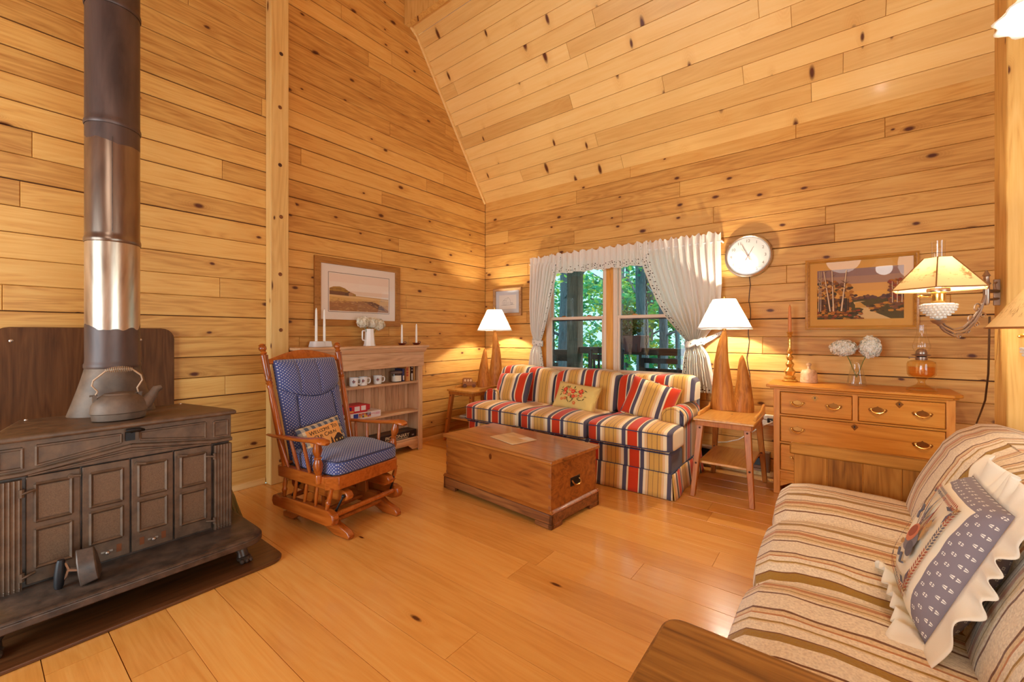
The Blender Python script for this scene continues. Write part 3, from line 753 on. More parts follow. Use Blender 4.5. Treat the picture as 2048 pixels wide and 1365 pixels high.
m = MB(); hp_ = [(0,-.098,.124),(0,-.088,.145),(0,-.11,.175),(0,-.105,.20),(0,-.055,.245),(0,0,.252),(0,.05,.25),(0,.092,.215),(0,.098,.19),(0,.075,.15),(0,.08,.128)]
m.tube(hp_,.0042,8); h = m.build('wire_handle', P['wire'], kt)
m = MB(); pts=[]
for i in range(15*12+1):
    t = i/(15*12); a = t*15*2*PI; y = -.058+.116*t; rr = .006+.008*math.sin(PI*t)
    pts.append((math.cos(a)*rr, y, .247+.004*math.sin(PI*t)+math.sin(a)*rr))
m.tube(pts,.0024,5); m.build('coil_grip', P['wire'], h)

# antique flat iron on the hearth
ir = thing('flat_iron','antique black flat iron standing on its heel on the stove hearth','flat iron',(1.20,-4.035,.171),-.25)
m = MB(); pl_ = [(-.05,0),(.05,0),(.052,.05),(.035,.105),(0,.15),(-.035,.105),(-.052,.05)]
m.prism(pl_,.0,.06,'y',[(x*.8,z*.92+.004) for x,z in pl_]); m.at(RX(-.12))
b = m.build('body', P['irond'], ir, bev=.006); b.rotation_euler = (.16,0,0)
b.location = (0,.02,.001)
m = MB(); m.line((0,-.052,.0),(0,-.045,.12),[(0,.012),(.1,.016),(.5,.018),(.9,.015),(1,.011)],10); m.build('handle_grip', P['black2'], ir)
m = MB(); m.tube([(0,-.05,.02),(0,-.03,.045),(0,-.022,.075),(0,-.03,.1),(0,-.045,.108)],.007,6); m.tube([(0,-.024,.07),(0,.01,.06)],.008,6); m.build('handle_strut', P['silver'], ir)

# hearth broom tucked behind the stove
br = thing('hearth_broom','short straw hearth broom with red binding tucked beside the stove','broom',(.70,-3.27,.001))
m = MB(); R = random.Random(8)
for i in range(140):
    a = R.uniform(-1,1); b = R.uniform(-1,1)
    m.tube([(b*.015,-.075+a*.022,.36),(b*.03,-.035+a*.04,.2),(b*.035+R.uniform(-.01,.01),a*.062+R.uniform(-.01,.01),R.uniform(0,.02))],.0022,3,caps=False)
m.build('bristles', P['straw'], br)
m = MB(); 
for z,y in ((.26,-.05),(.3,-.058)): m.lathe([(.033,-.004),(.035,0),(.033,.004)],(0,y,z),14,sx=.8)
m.build('binding', P['redthread'], br)
m = MB(); m.line((0,-.075,.35),(0,-.15,.72),[(0,.022),(.1,.012),(1,.011)],10); m.build('handle', P['pinez'], br)

# ------------------------------------------------------------------ glider rocker
gl = thing('glider_rocker','maple glider rocking chair with navy polka dot cushions','glider chair',(1.084,-2.742,.001),math.radians(7))
GW = P['glidew']; GZ = P['glidewz']
SP = [(0,.010),(.08,.013),(.2,.014),(.32,.019),(.36,.014),(.38,.017),(.42,.0135),(.6,.016),(.8,.013),(1,.010)]
THIN = [(0,.008),(.15,.011),(.5,.0125),(.85,.010),(1,.007)]
for y in (-.195,.195):
    m = MB(); m.prism([(-.33,0),(-.22,0),(-.15,.035),(.12,.035),(.22,0),(.355,0),(.362,.022),(.34,.045),(.24,.075),(.15,.125),(-.13,.125),(-.24,.07),(-.33,.035)],y-.021,y+.021,'y'); m.build('base_foot', GW, gl, bev=.006)
    m = MB(); m.prism([(-.05,.11),(.06,.11),(.05,.28),(-.04,.28)],y*.9-.014,y*.9+.014,'y'); m.build('base_upright', GZ, gl, bev=.004)
    m = MB(); yy=y*.86; m.prism([(-.27,.225),(-.25,.205),(.27,.205),(.31,.225),(.318,.25),(.30,.272),(.24,.285),(-.24,.285),(-.27,.265)],yy-.024,yy+.024,'y'); m.build('base_rail', GW, gl, bev=.007)
for x in (.19,.0,-.19):
    m = MB(); m.tube([(x,-.19,.075),(x,.19,.075)],.014,10); m.build('base_stretcher', GW, gl)
for x in (.2,-.18):
    m = MB(); m.tube([(x,-.165,.272),(x,.165,.272)],.012,10); m.build('rail_stretcher', GW, gl)
for y in (-.262,.262):
    m = MB(); m.prism([(-.345,.13),(-.325,.098),(.24,.082),(.292,.098),(.306,.13),(.296,.162),(.25,.178),(-.2,.178),(-.255,.165),(-.3,.178),(-.335,.165)],y-.024,y+.024,'y'); m.build('swing_rail', GW, gl, bev=.008, seg=3)
    for k in range(5):
        xb = -.235+.112*k; xt = -.20+.11*k*.98-.02*(k==0)+.03*(k==4)
        m = MB(); m.line((xb,y,.172),(xt,y*1.0,.312),[(q,r*.95) for q,r in (SP if k in (0,4) else THIN)]); m.build('side_spindle', GZ, gl)
    m = MB(); s = 1 if y>0 else -1
    m.prism([(-.27,.305),(.225,.305),(.235,.38),(-.275,.38)],y-.022,y+.022,'y'); m.build('seat_side_rail', GW, gl, bev=.005)
    for x in (.24,-.22):
        m = MB(); m.tube([(x+.05,y*.77,.252),(x+.03,y*.83,.2),(x-.01,y*.86,.13)],.007,8); m.ball((x+.05,y*.77,.252),.012,8,6); m.ball((x-.01,y*.86,.13),.014,8,6); m.build('glide_link', P['black'], gl)
for x in (.262,-.262):
    m = MB(); m.line((x,-.24,.145),(x,.24,.145),[(0,.012),(.05,.017),(.95,.017),(1,.012)]); m.build('swing_stretcher', GW, gl)
m = MB()
pf = [(.215,-.285),(.235,-.285),(.295,-.235),(.295,.235),(.235,.285),(.215,.285),(.255,.225),(.255,-.225)]
m.prism(pf,.300,.382,'z'); m.build('seat_front_rail', GW, gl, bev=.006)
m = MB(); m.box(-.275,-.235,-.26,.26,.305,.38); m.build('seat_back_rail', GW, gl, bev=.005)
m = MB(); m.box(-.24,.26,-.245,.245,.352,.372); m.build('seat_deck', P['navyp'], gl)
PB = [(0,.017),(.04,.021),(.36,.022),(.56,.020),(.64,.0155),(.665,.021),(.675,.017),(.69,.022),(.70,.017),(.72,.022),(.735,.018),(.75,.0215),(.88,.024),(.905,.026),(.915,.015),(.925,.022),(.94,.014),(.955,.024),(.972,.025),(.985,.018),(.99,.022),(1,.012)]
for y in (-.268,.268):
    s = 1 if y>0 else -1
    m = MB(); m.line((-.205,s*.262,.335),(-.445,s*.296,1.185),PB,16); m.build('back_post', GZ, gl)
m = MB()
def crest(u,v):
    y=-.285+.57*u; z0=1.045; z1=1.075+.06*math.sin(PI*u)**1.2
    z=z0+(z1-z0)*v
    return (-.205-.24*(z-.335)/.85-.02*math.sin(PI*u), y, z)
m.grid(crest,16,3); m.build('crest_rail', GW, gl, solid=.024, bev=.004)
for i in range(5):
    y=-.19+.095*i; m = MB(); m.line((-.235,y*.95,.37),(-.43,y,1.06),[(0,.009),(.3,.013),(.7,.012),(1,.008)]); m.build('back_spindle', GZ, gl)
for s in (-1,1):
    m = MB()
    pts = [(-.36,s*.300,.575),(-.27,s*.302,.577),(-.1,s*.308,.585),(.08,s*.318,.597),(.17,s*.322,.608),(.22,s*.322,.612),(.275,s*.318,.606),(.295,s*.316,.598)]
    m.tube(pts,[.014,.026,.029,.031,.036,.042,.037,.018],14,flat=.45,up=(0,0,1)); m.build('armrest', GW, gl)
    m = MB(); m.line((.17,s*.287,.34),(.20,s*.318,.60),[(0,.021),(.16,.022),(.2,.017),(.3,.026),(.42,.030),(.52,.024),(.58,.017),(.61,.024),(.64,.017),(.70,.022),(.8,.029),(.9,.024),(1,.019)],16); m.build('arm_support', GZ, gl)
    for k in range(3):
        m = MB(); x=-.17+.115*k; m.line((x,s*.270,.37),(x-.06+.02*k,s*.306,.58),[(0,.009),(.2,.012),(.7,.011),(1,.008)]); m.build('arm_spindle', GZ, gl)
# cushions
def seatc(q):
    x,y,z = q
    k = 1-.12*max(0,(.0-x))/.27
    return (x, y*k, z+.012*math.cos(x*9)*(1 if z>.43 else 0)-(.02*math.exp(-((x+.02)**2+y*y)*60) if z>.43 else 0))
m = MB(); m.sbox((.03,0,.428),(.268,.258,.048),9,11,.03,seatc); m.build('seat_cushion', P['dots'], gl)
m = MB()
for z,kk in ((.466,1),(.392,1)):
    pts=[]
    for i in range(40):
        a=2*PI*i/40; c,s_=math.cos(a),math.sin(a); k=(abs(c)**9+abs(s_)**9)**(-1/9)
        x,y=.03+.262*c*k,.254*s_*k; kx=1-.12*max(0,-x)/.27; pts.append((x,y*kx,z))
    m.tube(pts,.0042,6,closed=True)
m.build('seat_piping', P['navyp'], gl)
BA = (-.232,.40); BL = .70; lean = math.atan2(.24,.85)
def backp(u,v,front):
    y=(u-.5)*2; s=v
    w=.225+.018*s
    edge=(1-abs(y)**5)*(1-(2*s-1)**12)
    th=.038+.03*edge**.5
    seam=0
    def dip(d,wd): return math.exp(-(d/wd)**2)
    yy=y*w
    if front:
        head=.70-.10*(1-(y/.95)**2)
        seam=.016*dip(s-head,.022)
        if s<head: seam=max(seam,.014*dip(abs(yy)-(.125+.035*(1-s)),.010))
        else: seam=max(seam,.008*dip(abs(yy+.03)-.075,.008))
        th+=.014*math.sin(PI*min(1,max(0,(s-head)/(1-head+1e-3)))) if s>head else .010*math.cos(yy*14)
    n=(math.cos(lean),0,math.sin(lean)); z0=BA[1]+BL*s*math.cos(lean); x0=BA[0]-BL*s*math.sin(lean)
    d=(th*edge**.35 - seam) if front else -.01
    return (x0+n[0]*d+.012, yy, z0+n[2]*d*.3)
m = MB(); m.grid(lambda u,v: backp(u,v,True),56,70,uv=lambda u,v:((u-.5)*.5,v*BL)); m.grid(lambda u,v: backp(1-u,v,False),56,70,uv=lambda u,v:((u-.5)*.5,v*BL)); 
bmesh.ops.remove_doubles(m.bm,verts=m.bm.verts[:],dist=.0004)
bc = m.build('back_cushion', P['dots'], gl, keepuv=True, ang=80)
m = MB()
def bp(y,s,d=.004):
    p=Vector(backp(y/2+.5,s,True)); return p+Vector((d,0,0))
for sg in (-1,1):
    pts=[]
    for i in range(24):
        s=.02+.60*i/23; w=.225+.018*s; y=sg*(.125+.035*(1-s))/w; pts.append(bp(y,s))
    m.tube(pts,.0028,5)
m.tube([bp(-.95+1.9*i/30,.70-.10*(1-((-.95+1.9*i/30)/.95)**2)) for i in range(31)],.0032,5)
m.build('seam_piping', P['navyp'], bc)
# small welcome pillow
def pillow(mb, w, h, t, n=18, pinch=.06, uvo=(0,0), wr=0, seed=0):
    def pt(u,v,s):
        a,b=2*u-1,2*v-1
        x=a*w/2*(1-pinch*(1-b*b)); y=b*h/2*(1-pinch*(1-a*a))
        z=s*t/2*((1-a**4)*(1-b**4))**.55
        z+=s*wr*noise.noise((x*14+seed,y*14,s))*((1-a*a)*(1-b*b))**.3
        return (x,y,z)
    for s in (1,-1): mb.grid(lambda u,v: pt(u if s>0 else 1-u,v,s),n,n,uv=lambda u,v:((u if s>0 else 1-u)*w-w/2+uvo[0],v*h-h/2+uvo[1]))
    bmesh.ops.remove_doubles(mb.bm,verts=mb.bm.verts[:],dist=1e-4)
    return pt
def frame3(c, ex, ey):
    ex=Vector(ex).normalized(); ey=Vector(ey); ey=(ey-ex*ey.dot(ex)).normalized(); ez=ex.cross(ey)
    M=Matrix((ex,ey,ez)).transposed().to_4x4(); M.translation=Vector(c); return M
def place(th, M): th.matrix_world = M
def plaid():
    t=NT('plaid_pillow_cloth'); tc=t.n('TexCoord'); sp=t.n('SeparateXYZ',{0:tc.outputs['UV']})
    ax=t.math('ABSOLUTE',sp.outputs[0]); ay=t.math('ABSOLUTE',sp.outputs[1])
    inn=t.math('MULTIPLY',t.math('LESS_THAN',ax,.125),t.math('LESS_THAN',ay,.072))
    f1=t.math('GREATER_THAN',t.math('FRACT',t.math('MULTIPLY',t.math('ADD',sp.outputs[0],3),21)),.5)
    f2=t.math('GREATER_THAN',t.math('FRACT',t.math('MULTIPLY',t.math('ADD',sp.outputs[1],3),21)),.5)
    c=t.ramp(t.math('MULTIPLY',t.math('ADD',f1,f2),.5),[(0,srgb(226,206,170)),(.3,srgb(176,164,146)),(.8,srgb(92,98,108))],'CONSTANT')
    n=t.n('TexNoise',{'Vector':tc.outputs['Object'],'Scale':400,'Detail':2}).outputs[0]
    t.set(col=t.mix(inn,c,srgb(238,166,92)),rough=.9,spec=.15); t.bump(n,.3,.001); return t.m
Mg = Matrix.Translation(gl.location)@RZ(gl.rotation_euler.z)
wp = thing('welcome_pillow','small pillow reading WELCOME TO OUR CABIN with a plaid border, on the glider','pillow')
cw = Mg@Vector((-.125,-.055,.535)); ex=(Mg.to_3x3()@Vector((-.05,1,.13))); ey=(Mg.to_3x3()@Vector((-.36,-.14,.92)))
place(wp, frame3(cw,ex,ey))
m=MB(); fp=pillow(m,.33,.215,.085,20,.04); wp.scale=(1.05,1.05,1.05); m.build('cover',plaid(),wp,keepuv=True,ang=80)
m=MB(); m.tube([fp(u,v,1) for u,v in [(i/12,0) for i in range(12)]+[(1,i/8) for i in range(8)]+[(1-i/12,1) for i in range(12)]+[(0,1-i/8) for i in range(8)]],.004,6,closed=True); m.build('piping',P['navyp'],wp)
def zc(x,y,w=.33,h=.215,t=.085):
    a,b=2*x/w,2*y/h; return t/2*((1-a**4)*(1-b**4))**.55+.0012
ink=plain('dark_brown_print',srgb(66,42,30),.9)
def onp(m,pts): m.poly([(x,y,zc(x,y)) for x,y in pts])
m=MB()
def words(m,txt,size,y,sm_):
    # small capitals with larger initials
    ws=txt.split(' '); x=0; it=[]
    for w_ in ws:
        for i,ch in enumerate(w_): 
            s_=size if i==0 else sm_; it.append((ch,s_,x)); x+=s_*(.36 if ch=='I' else .86 if ch in 'MW' else .70)
        x+=size*.35
    x-=size*.35
    for ch,s_,xx in it:
        xx=xx-x/2+s_*.33; m.text(ch,s_*1.15,T((xx,y+(s_-sm_)*.12,zc(xx,y)+.0003)),.0003)
words(m,'WELCOME TO',.034,.043,.026); words(m,'OUR CABIN',.034,.008,.026)
m.build('lettering',ink,wp,smooth=False)
m=MB()
def patch(pts):
    # subdivide roughly so the patch follows the bulge
    m.poly([(x,y,zc(x,y)+.0006) for x,y in pts])
for x0,x1,y0,y1 in ((.048,.075,-.068,-.038),(.075,.1,-.068,-.038),(.1,.12,-.068,-.038)): patch([(x0,y0),(x1,y0),(x1,y1),(x0,y1)])
patch([(.04,-.04),(.085,-.008),(.1,-.012),(.085,-.04)]); patch([(.085,-.04),(.1,-.012),(.124,-.04)])
m.build('cabin_print',ink,wp,smooth=False)
for cx,b,h_ in ((.03,-.062,.05),(-.06,-.066,.03),(-.04,-.068,.035),(-.085,-.068,.025)):
    m=MB()
    for k in range(3): patch([(cx-.011+.002*k,b+h_*.25*k),(cx+.011-.002*k,b+h_*.25*k),(cx,b+h_*(.45+.25*k))])
    m.build('tree_print',ink,wp,smooth=False)
m=MB()
for x0 in (.058,.086,.106): m.poly([(x,y,zc(x,y)+.0014) for x,y in ((x0,-.058),(x0+.008,-.058),(x0+.008,-.046),(x0,-.046))])
m.build('lit_window_patch',plain('yellow_print',srgb(238,190,96),.9),wp,smooth=False)

# ------------------------------------------------------------------ bookcase
bk = thing('bookcase','low open oak bookcase with a heavy cornice under the landscape print','bookcase',(.1,-1.94,.0))
B0,B1=-2.585,-1.29; XF=.2
for y0 in (B0,B1-.03):
    m=MB(bk); m.prism([(.012,.001),(.05,.001),(.085,.045),(.13,.045),(.165,.001),(XF,.001),(XF,.96),(.012,.96)],y0,y0+.03,'y'); m.build('side_panel',P['bookz'],bk,bev=.002)
    m=MB(bk); m.box(XF-.002,XF+.018,y0-.006 if y0<-2 else y0-.016,y0+.045 if y0<-2 else y0+.036,.001,.95); m.build('stile',P['bookz'],bk,bev=.003)
m=MB(bk); y=B0+.03; 
while y<B1-.04:
    e=min(B1-.032,y+.085); m.hexa([(.006,y,.1),(.014,y+.003,.1),(.014,e-.003,.1),(.006,e,.1),(.006,y,1.05),(.014,y+.003,1.05),(.014,e-.003,1.05),(.006,e,1.05)]); y=e
m.build('back_panel',P['bookz'],bk)
for z,nm in ((.145,'shelf'),(.437,'shelf'),(.752,'shelf')):
    m=MB(bk); m.box(.014,XF,B0+.03,B1-.03,z-.022,z); m.build(nm,P['book'],bk,bev=.003)
m=MB(bk); m.prism([(B0+.05,.123),(B0+.05,.02),(B0+.12,.02),(B0+.18,.07),(B1-.18,.07),(B1-.12,.02),(B1-.05,.02),(B1-.05,.123)],XF-.012,XF+.008,'x'); m.build('base_apron',P['book'],bk,bev=.003)
m=MB(bk); m.box(.012,XF+.028,B0-.018,B1+.018,.912,1.065); m.build('frieze',P['book'],bk,bev=.003)
m=MB(bk); m.prism([(.012,1.065),(XF+.03,1.065),(XF+.045,1.077),(XF+.05,1.087),(XF+.062,1.1),(XF+.066,1.114),(.012,1.114)],B0-.03,B1+.03,'y'); m.build('cornice',P['book'],bk,bev=.002)
m=MB(bk); m.box(.012,XF+.075,B0-.055,B1+.055,1.114,1.139); m.build('top_board',P['book'],bk,bev=.006)
TOP=1.14
# ------------------------------------------------------------------ on the bookcase
hold = thing('candle_block','frosted glass double candle block on the bookcase top, left end','candle holder',(.13,-2.385,TOP))
m=MB(hold)
for y,w in ((-2.415,.062),(-2.345,.055)):
    m.prism(rrect(.13-w,.13+w,y-w,y+w,w*.45),TOP,TOP+.052,'z',[(.13+(x-.13)*.82,y+(q-y)*.82) for x,q in rrect(.13-w,.13+w,y-w,y+w,w*.45)])
m.build('block',P['frost'],hold,bev=.004)
def taper(x,y,z,h,label,group,mat='candle',r=.0115):
    t=thing('taper_candle',label,'candle',(x,y,z),0,group)
    m=MB(); m.lathe([(r,0),(r*.96,h*.5),(r*.72,h*.92),(r*.35,h*.985),(0,h)],seg=14); m.build('wax',P[mat],t)
    m=MB(); m.tube([(0,0,h-.002),(.001,0,h+.006)],.0012,5); m.build('wick',P['wick'],t)
taper(.13,-2.425,TOP+.052,.30,'tall white taper candle, left of the pair in the frosted block','white tapers on the bookcase')
taper(.13,-2.350,TOP+.052,.29,'tall white taper candle, right of the pair in the frosted block','white tapers on the bookcase')
def chamber(y,label):
    c=thing('chamberstick',label,'candle holder',(.14,y,TOP),0,'dark red chambersticks')
    m=MB(); m.lathe([(.026,0),(.029,.002),(.044,.020),(.046,.022),(.042,.022),(.027,.006),(.016,.006),(.016,.02),(.0135,.02),(.0135,.007),(0,.007)],seg=8); m.build('saucer',P['redcl'],c)
    m=MB(); m.tube([(.0,.040+.016*math.sin(a),.024+.014*math.cos(a)) for a in [i*PI/7 for i in range(14)]],.004,6,closed=True); m.build('ring_handle',P['redcl'],c)
chamber(-1.50,'small dark red chamberstick on the bookcase top, left of the two'); chamber(-1.305,'small dark red chamberstick at the right end of the bookcase top')
taper(.14,-1.50,TOP+.008,.215,'white taper candle in the left dark red chamberstick','white tapers on the bookcase')
taper(.14,-1.305,TOP+.008,.225,'white taper candle in the right dark red chamberstick','white tapers on the bookcase')
pit=thing('pitcher','white ceramic pitcher holding dried hydrangeas on the bookcase','pitcher',(.13,-1.885,TOP))
m=MB(); 
def octr(a,z): return 1/ math.cos(((a+PI/8)%(PI/4))-PI/8)*.97
m.lathe([(.056,0),(.056,.006),(.050,.02),(.042,.13),(.041,.15),(.044,.168),(.040,.168),(.037,.15),(.038,.1),(0,.02)],seg=48,rad=octr); m.build('body',P['white'],pit)
m=MB(); m.tube([(0,-.04,.148),(0,-.075,.150),(0,-.080,.14),(0,-.080,.07),(0,-.074,.058),(0,-.045,.052)],[.006,.007,.007,.007,.007,.005],8); m.build('handle',P['white'],pit)
m=MB()
for y in (-.009,.009): m.tube([(.0475,y,.055),(.0455,y,.085)],.0022,6)
m.build('embossed_mark',P['white'],pit)
def bloommat(name,cs):
    t=NT(name); g=t.n('NewGeometry'); c=t.ramp(g.outputs['Random Per Island'],[(i/(len(cs)-1),q) for i,q in enumerate(cs)]); t.set(col=c,rough=.8,spec=.2); return t.m
P['hyd']=bloommat('hydrangea_petals',[srgb(236,224,196),srgb(250,244,228),srgb(254,250,238)])
P['hyd2']=bloommat('dried_hydrangea_petals',[srgb(222,204,170),srgb(240,228,204),srgb(246,238,218)])
P['stem']=plain('green_stem',srgb(112,122,60),.7)
def bloom(c,r,n,mat,base,label,group,R,tilt=(0,0,1),fs=.0105):
    t=thing('hydrangea_head',label,'flower',base,0,group)
    m=MB(t); T_=Vector(tilt).normalized()
    for i in range(n):
        z=1-2*(i+.5)/n; a=i*2.39996; d=Vector((math.sqrt(1-z*z)*math.cos(a),math.sqrt(1-z*z)*math.sin(a),z))
        k=R.uniform(.86,1.04); p=Vector(c)+Vector((d.x*r[0],d.y*r[1],d.z*r[2]))*k
        nn=(d+Vector((R.uniform(-.4,.4),R.uniform(-.4,.4),R.uniform(-.4,.4)))).normalized(); u=nn.orthogonal().normalized(); w=nn.cross(u)
        a0=R.uniform(0,1.6); s=fs*R.uniform(.8,1.25)
        for q in range(4):
            b=a0+q*PI/2; e=u*math.cos(b)+w*math.sin(b); f_=u*math.cos(b+PI/2)+w*math.sin(b+PI/2)
            m.poly([p,p+e*s*.75+f_*s*.55+nn*s*.25,p+e*s*1.35+nn*s*.15,p+e*s*.75-f_*s*.55+nn*s*.25])
    m.ball(c,[q*.8 for q in r],12,8)
    m.build('florets',mat,t,smooth=False)
    m=MB(t); m.tube([base,tuple((Vector(base)+Vector(c))/2+Vector((0,0,.01))),c],.003,6); m.build('stem',P['stem'],t)
R=random.Random(4)
for i,(dy,dz,r,lb) in enumerate(((-.075,.235,(.05,.068,.052),'left dried cream hydrangea head in the white pitcher'),(.015,.232,(.055,.06,.05),'middle dried cream hydrangea head in the white pitcher'),(.095,.215,(.05,.062,.055),'right drooping cream hydrangea head in the white pitcher'))):
    bloom((.145,-1.885+dy,TOP+dz),r,170,P['hyd2'],(.13,-1.885+dy*.2,TOP+.06),lb,'dried hydrangeas in the pitcher',R)
def mug(y,label):
    g=thing('mug',label,'mug',(.125,y,.753),0,'white mugs on the shelf')
    m=MB(); m.lathe([(.034,0),(.039,.004),(.041,.05),(.043,.084),(.040,.084),(.037,.01),(0,.008)],seg=28); m.build('body',P['white'],g)
    m=MB(); m.tube([(0,.040,.070),(0,.062,.071),(0,.069,.055),(0,.066,.032),(0,.055,.021),(0,.040,.022)],.0055,8); m.build('handle',P['white'],g)
    m=MB(); mats=[plain('maple_red_decal',srgb(150,70,60),.5),plain('grey_decal',srgb(110,96,100),.5)]
    # leaf-shaped emblem wrapped on the front of the mug
    Rr=random.Random(2)
    for cx,cz,s,mi in ((0,.046,.013,0),(-.009,.05,.008,0),(.010,.05,.008,0),(0,.060,.008,1),(-.007,.038,.007,1),(.008,.038,.006,0),(0,.031,.005,0)):
        m.mi=mi; pts=[]
        for k in range(10):
            a=PI/2+k*PI/5; q=s*(1 if k%2==0 else .45); yy=cx+q*math.cos(a); zz=cz+q*math.sin(a); rr=.0395+.0035*zz/.084+.0006+.0001*mi
            pts.append((math.sqrt(rr*rr-yy*yy)*1.0,yy,zz))
        m.poly([(x+.0012,y_,z_) for x,y_,z_ in pts])
    o=m.build('leaf_emblem',mats,g,smooth=False); g.rotation_euler=(0,0,-.55)
mug(-2.055,'white mug with a leaf emblem, leftmost of the three, half behind the glider post'); mug(-1.955,'white mug with a leaf emblem, middle of the three on the shelf'); mug(-1.79,'white mug with a leaf emblem, rightmost of the three on the shelf')
jar=thing('candle_jar','lidded jar candle with a cream label beside the books','candle jar',(.13,-1.565,.753))
m=MB(); m.lathe([(.05,0),(.056,.004),(.058,.02),(.058,.085),(.054,.09),(.050,.09),(.05,.01),(0,.006)],seg=30); m.build('glass',P['cglass'],jar)
m=MB(); m.lathe([(.049,.008),(.049,.062),(0,.062)],seg=26); m.build('wax',P['candle'],jar)
m=MB(); m.lathe([(.060,.092),(.062,.096),(.062,.110),(.055,.116),(0,.117)],seg=30); m.build('lid',plain('grey_brown_lid',srgb(120,96,84),.5),jar)
m=MB(); m.grid(lambda u,v:(.0588*math.cos(-.9+1.3*u),.0588*math.sin(-.9+1.3*u),.012+.058*v),10,2); m.build('label',P['paper'],jar)
def book(y,w,h,d,col,label,page=True,tit=None):
    b=thing('book',label,'book',(.02,y,.753),0,'books on the top shelf')
    m=MB(); c=plain('book_cover',col,.5)
    m.box(.0,d,-w/2,-w/2+.003,0,h); m.box(0,d,w/2-.003,w/2,0,h); m.box(d-.003,d,-w/2,w/2,0,h); m.build('cover',c,b,bev=.001)
    m=MB(); m.box(.003,d-.004,-w/2+.003,w/2-.003,.003,h-.004); m.build('pages',P['paper'],b)
    if tit is not None:
        m=MB(); mm,bands=tit
        for z0,z1 in bands: m.box(d,d+.0006,-w/2+.004,w/2-.004,h*z0,h*z1)
        m.build('spine_print',mm,b)
bp_=plain('book_red_print',srgb(190,74,40),.6); wp_=plain('book_white_print',srgb(230,220,206),.6)
book(-1.487,.026,.135,.13,srgb(64,66,110),'short dark blue book beside the jar candle',tit=(wp_,[(.1,.45)]))
book(-1.452,.032,.178,.15,srgb(226,150,80),'orange paperback between the blue and the cream book',tit=(bp_,[(.3,.42),(.46,.58),(.62,.8)]))
book(-1.419,.026,.172,.14,srgb(230,178,110),'tan paperback right of the orange one')
book(-1.386,.026,.176,.145,srgb(60,32,26),'dark brown book with a pale lower spine',tit=(wp_,[(.03,.45),(.62,.66),(.8,.84)]))
book(-1.352,.022,.170,.14,srgb(214,158,90),'thin tan book at the right end of the row')
def gamebox(name,label,x0,x1,y0,y1,z0,z1,col,rz=0):
    b=thing(name,label,'box',((x0+x1)/2,(y0+y1)/2,z0),rz)
    m=MB(); a,c,h=(x1-x0)/2,(y1-y0)/2,z1-z0
    m.box(-a+.002,a-.002,-c+.002,c-.002,0,h*.5); m.build('tray',col,b)
    m=MB(); m.box(-a,a,-c,c,h*.12,h); m.build('lid',col,b,bev=.0015)
    return b,a,c,h
wh=plain('puzzle_white',srgb(240,228,224),.5); rd=plain('puzzle_red',srgb(206,44,52),.45); blk=plain('game_black',srgb(34,24,26),.4); blu=plain('game_blue',srgb(40,60,150),.45)
b,a,c,h=gamebox('jigsaw_box','white jigsaw puzzle box marked 1000 at the bottom of the stack on the middle shelf',.03,.195,-2.20,-1.80,.438,.50,wh)
m=MB(); mats=[blu,plain('pz_orange',srgb(220,130,60),.5),plain('pz_brown',srgb(90,60,50),.5),plain('pz_yellow',srgb(236,190,70),.5),plain('pz_red',srgb(200,60,60),.5),plain('pz_grey',srgb(150,150,170),.5)]
R=random.Random(6)
m.mi=0; m.box(a,a+.0008,-.10,-.05,.014,.056)
for i in range(7):
    for j in range(3):
        m.mi=R.choice([1,2,3,4,5]); y=-.045+i*.019; z=.014+j*.014; m.box(a,a+.0008,y,y+.018,z,z+.0135)
m.build('picture_strip',mats,b,smooth=False)
m=MB(); m.text('1000',.032,T((a+.0008,.155,.036))@RZ(PI/2)@RX(PI/2),.0003); m.text('puzzle',.02,T((a+.0008,.1,.042))@RZ(PI/2)@RX(PI/2),.0003); m.build('lettering',plain('pz_pink',srgb(214,110,140),.5),b,smooth=False)
b,a,c,h=gamebox('jigsaw_box','red jigsaw puzzle box with white squares lying on the white puzzle box',.03,.18,-2.22,-1.94,.5005,.575,rd)
m=MB(); m.mi=0; m.box(a,a+.0008,-.0,.055,.018,.062); m.box(a,a+.0008,.07,.12,.02,.064); m.mi=1; m.box(a,a+.0008,-.06,-.03,.03,.062); m.mi=2; m.box(a,a+.0008,-.1,-.01,.01,.024); m.build('picture_strip',[wh,plain('pz_navy',srgb(60,40,90),.5),plain('pz_yel2',srgb(236,170,70),.5)],b,smooth=False)
b,a,c,h=gamebox('jigsaw_box','flat red box behind the stack on the middle shelf',.02,.10,-1.94,-1.86,.5005,.555,rd)
b,a,c,h=gamebox('board_game_box','long black board game box with cream lettering on the bottom shelf',.03,.185,-1.895,-1.345,.146,.225,blk)
m=MB(); m.text('PICTIONARY',.052,T((a+.0004,.03,.038))@RZ(PI/2)@RX(PI/2),.0004); m.box(a,a+.0008,-.115,.165,.010,.014); m.build('lettering',plain('gm_cream',srgb(238,220,180),.5),b,smooth=False)
m=MB(); m.box(-.05,a-.03,-.18,.15,h,h+.0005); m.mi=1; m.box(a,a+.0008,.215,.245,.02,.034); m.build('lid_print',[plain('gm_brown',srgb(96,66,40),.5),plain('gm_grey',srgb(150,140,140),.5)],b,smooth=False)
gamebox('board_game_box','small blue box behind the glider on the bottom shelf',.03,.15,-2.12,-2.0,.146,.225,blu)

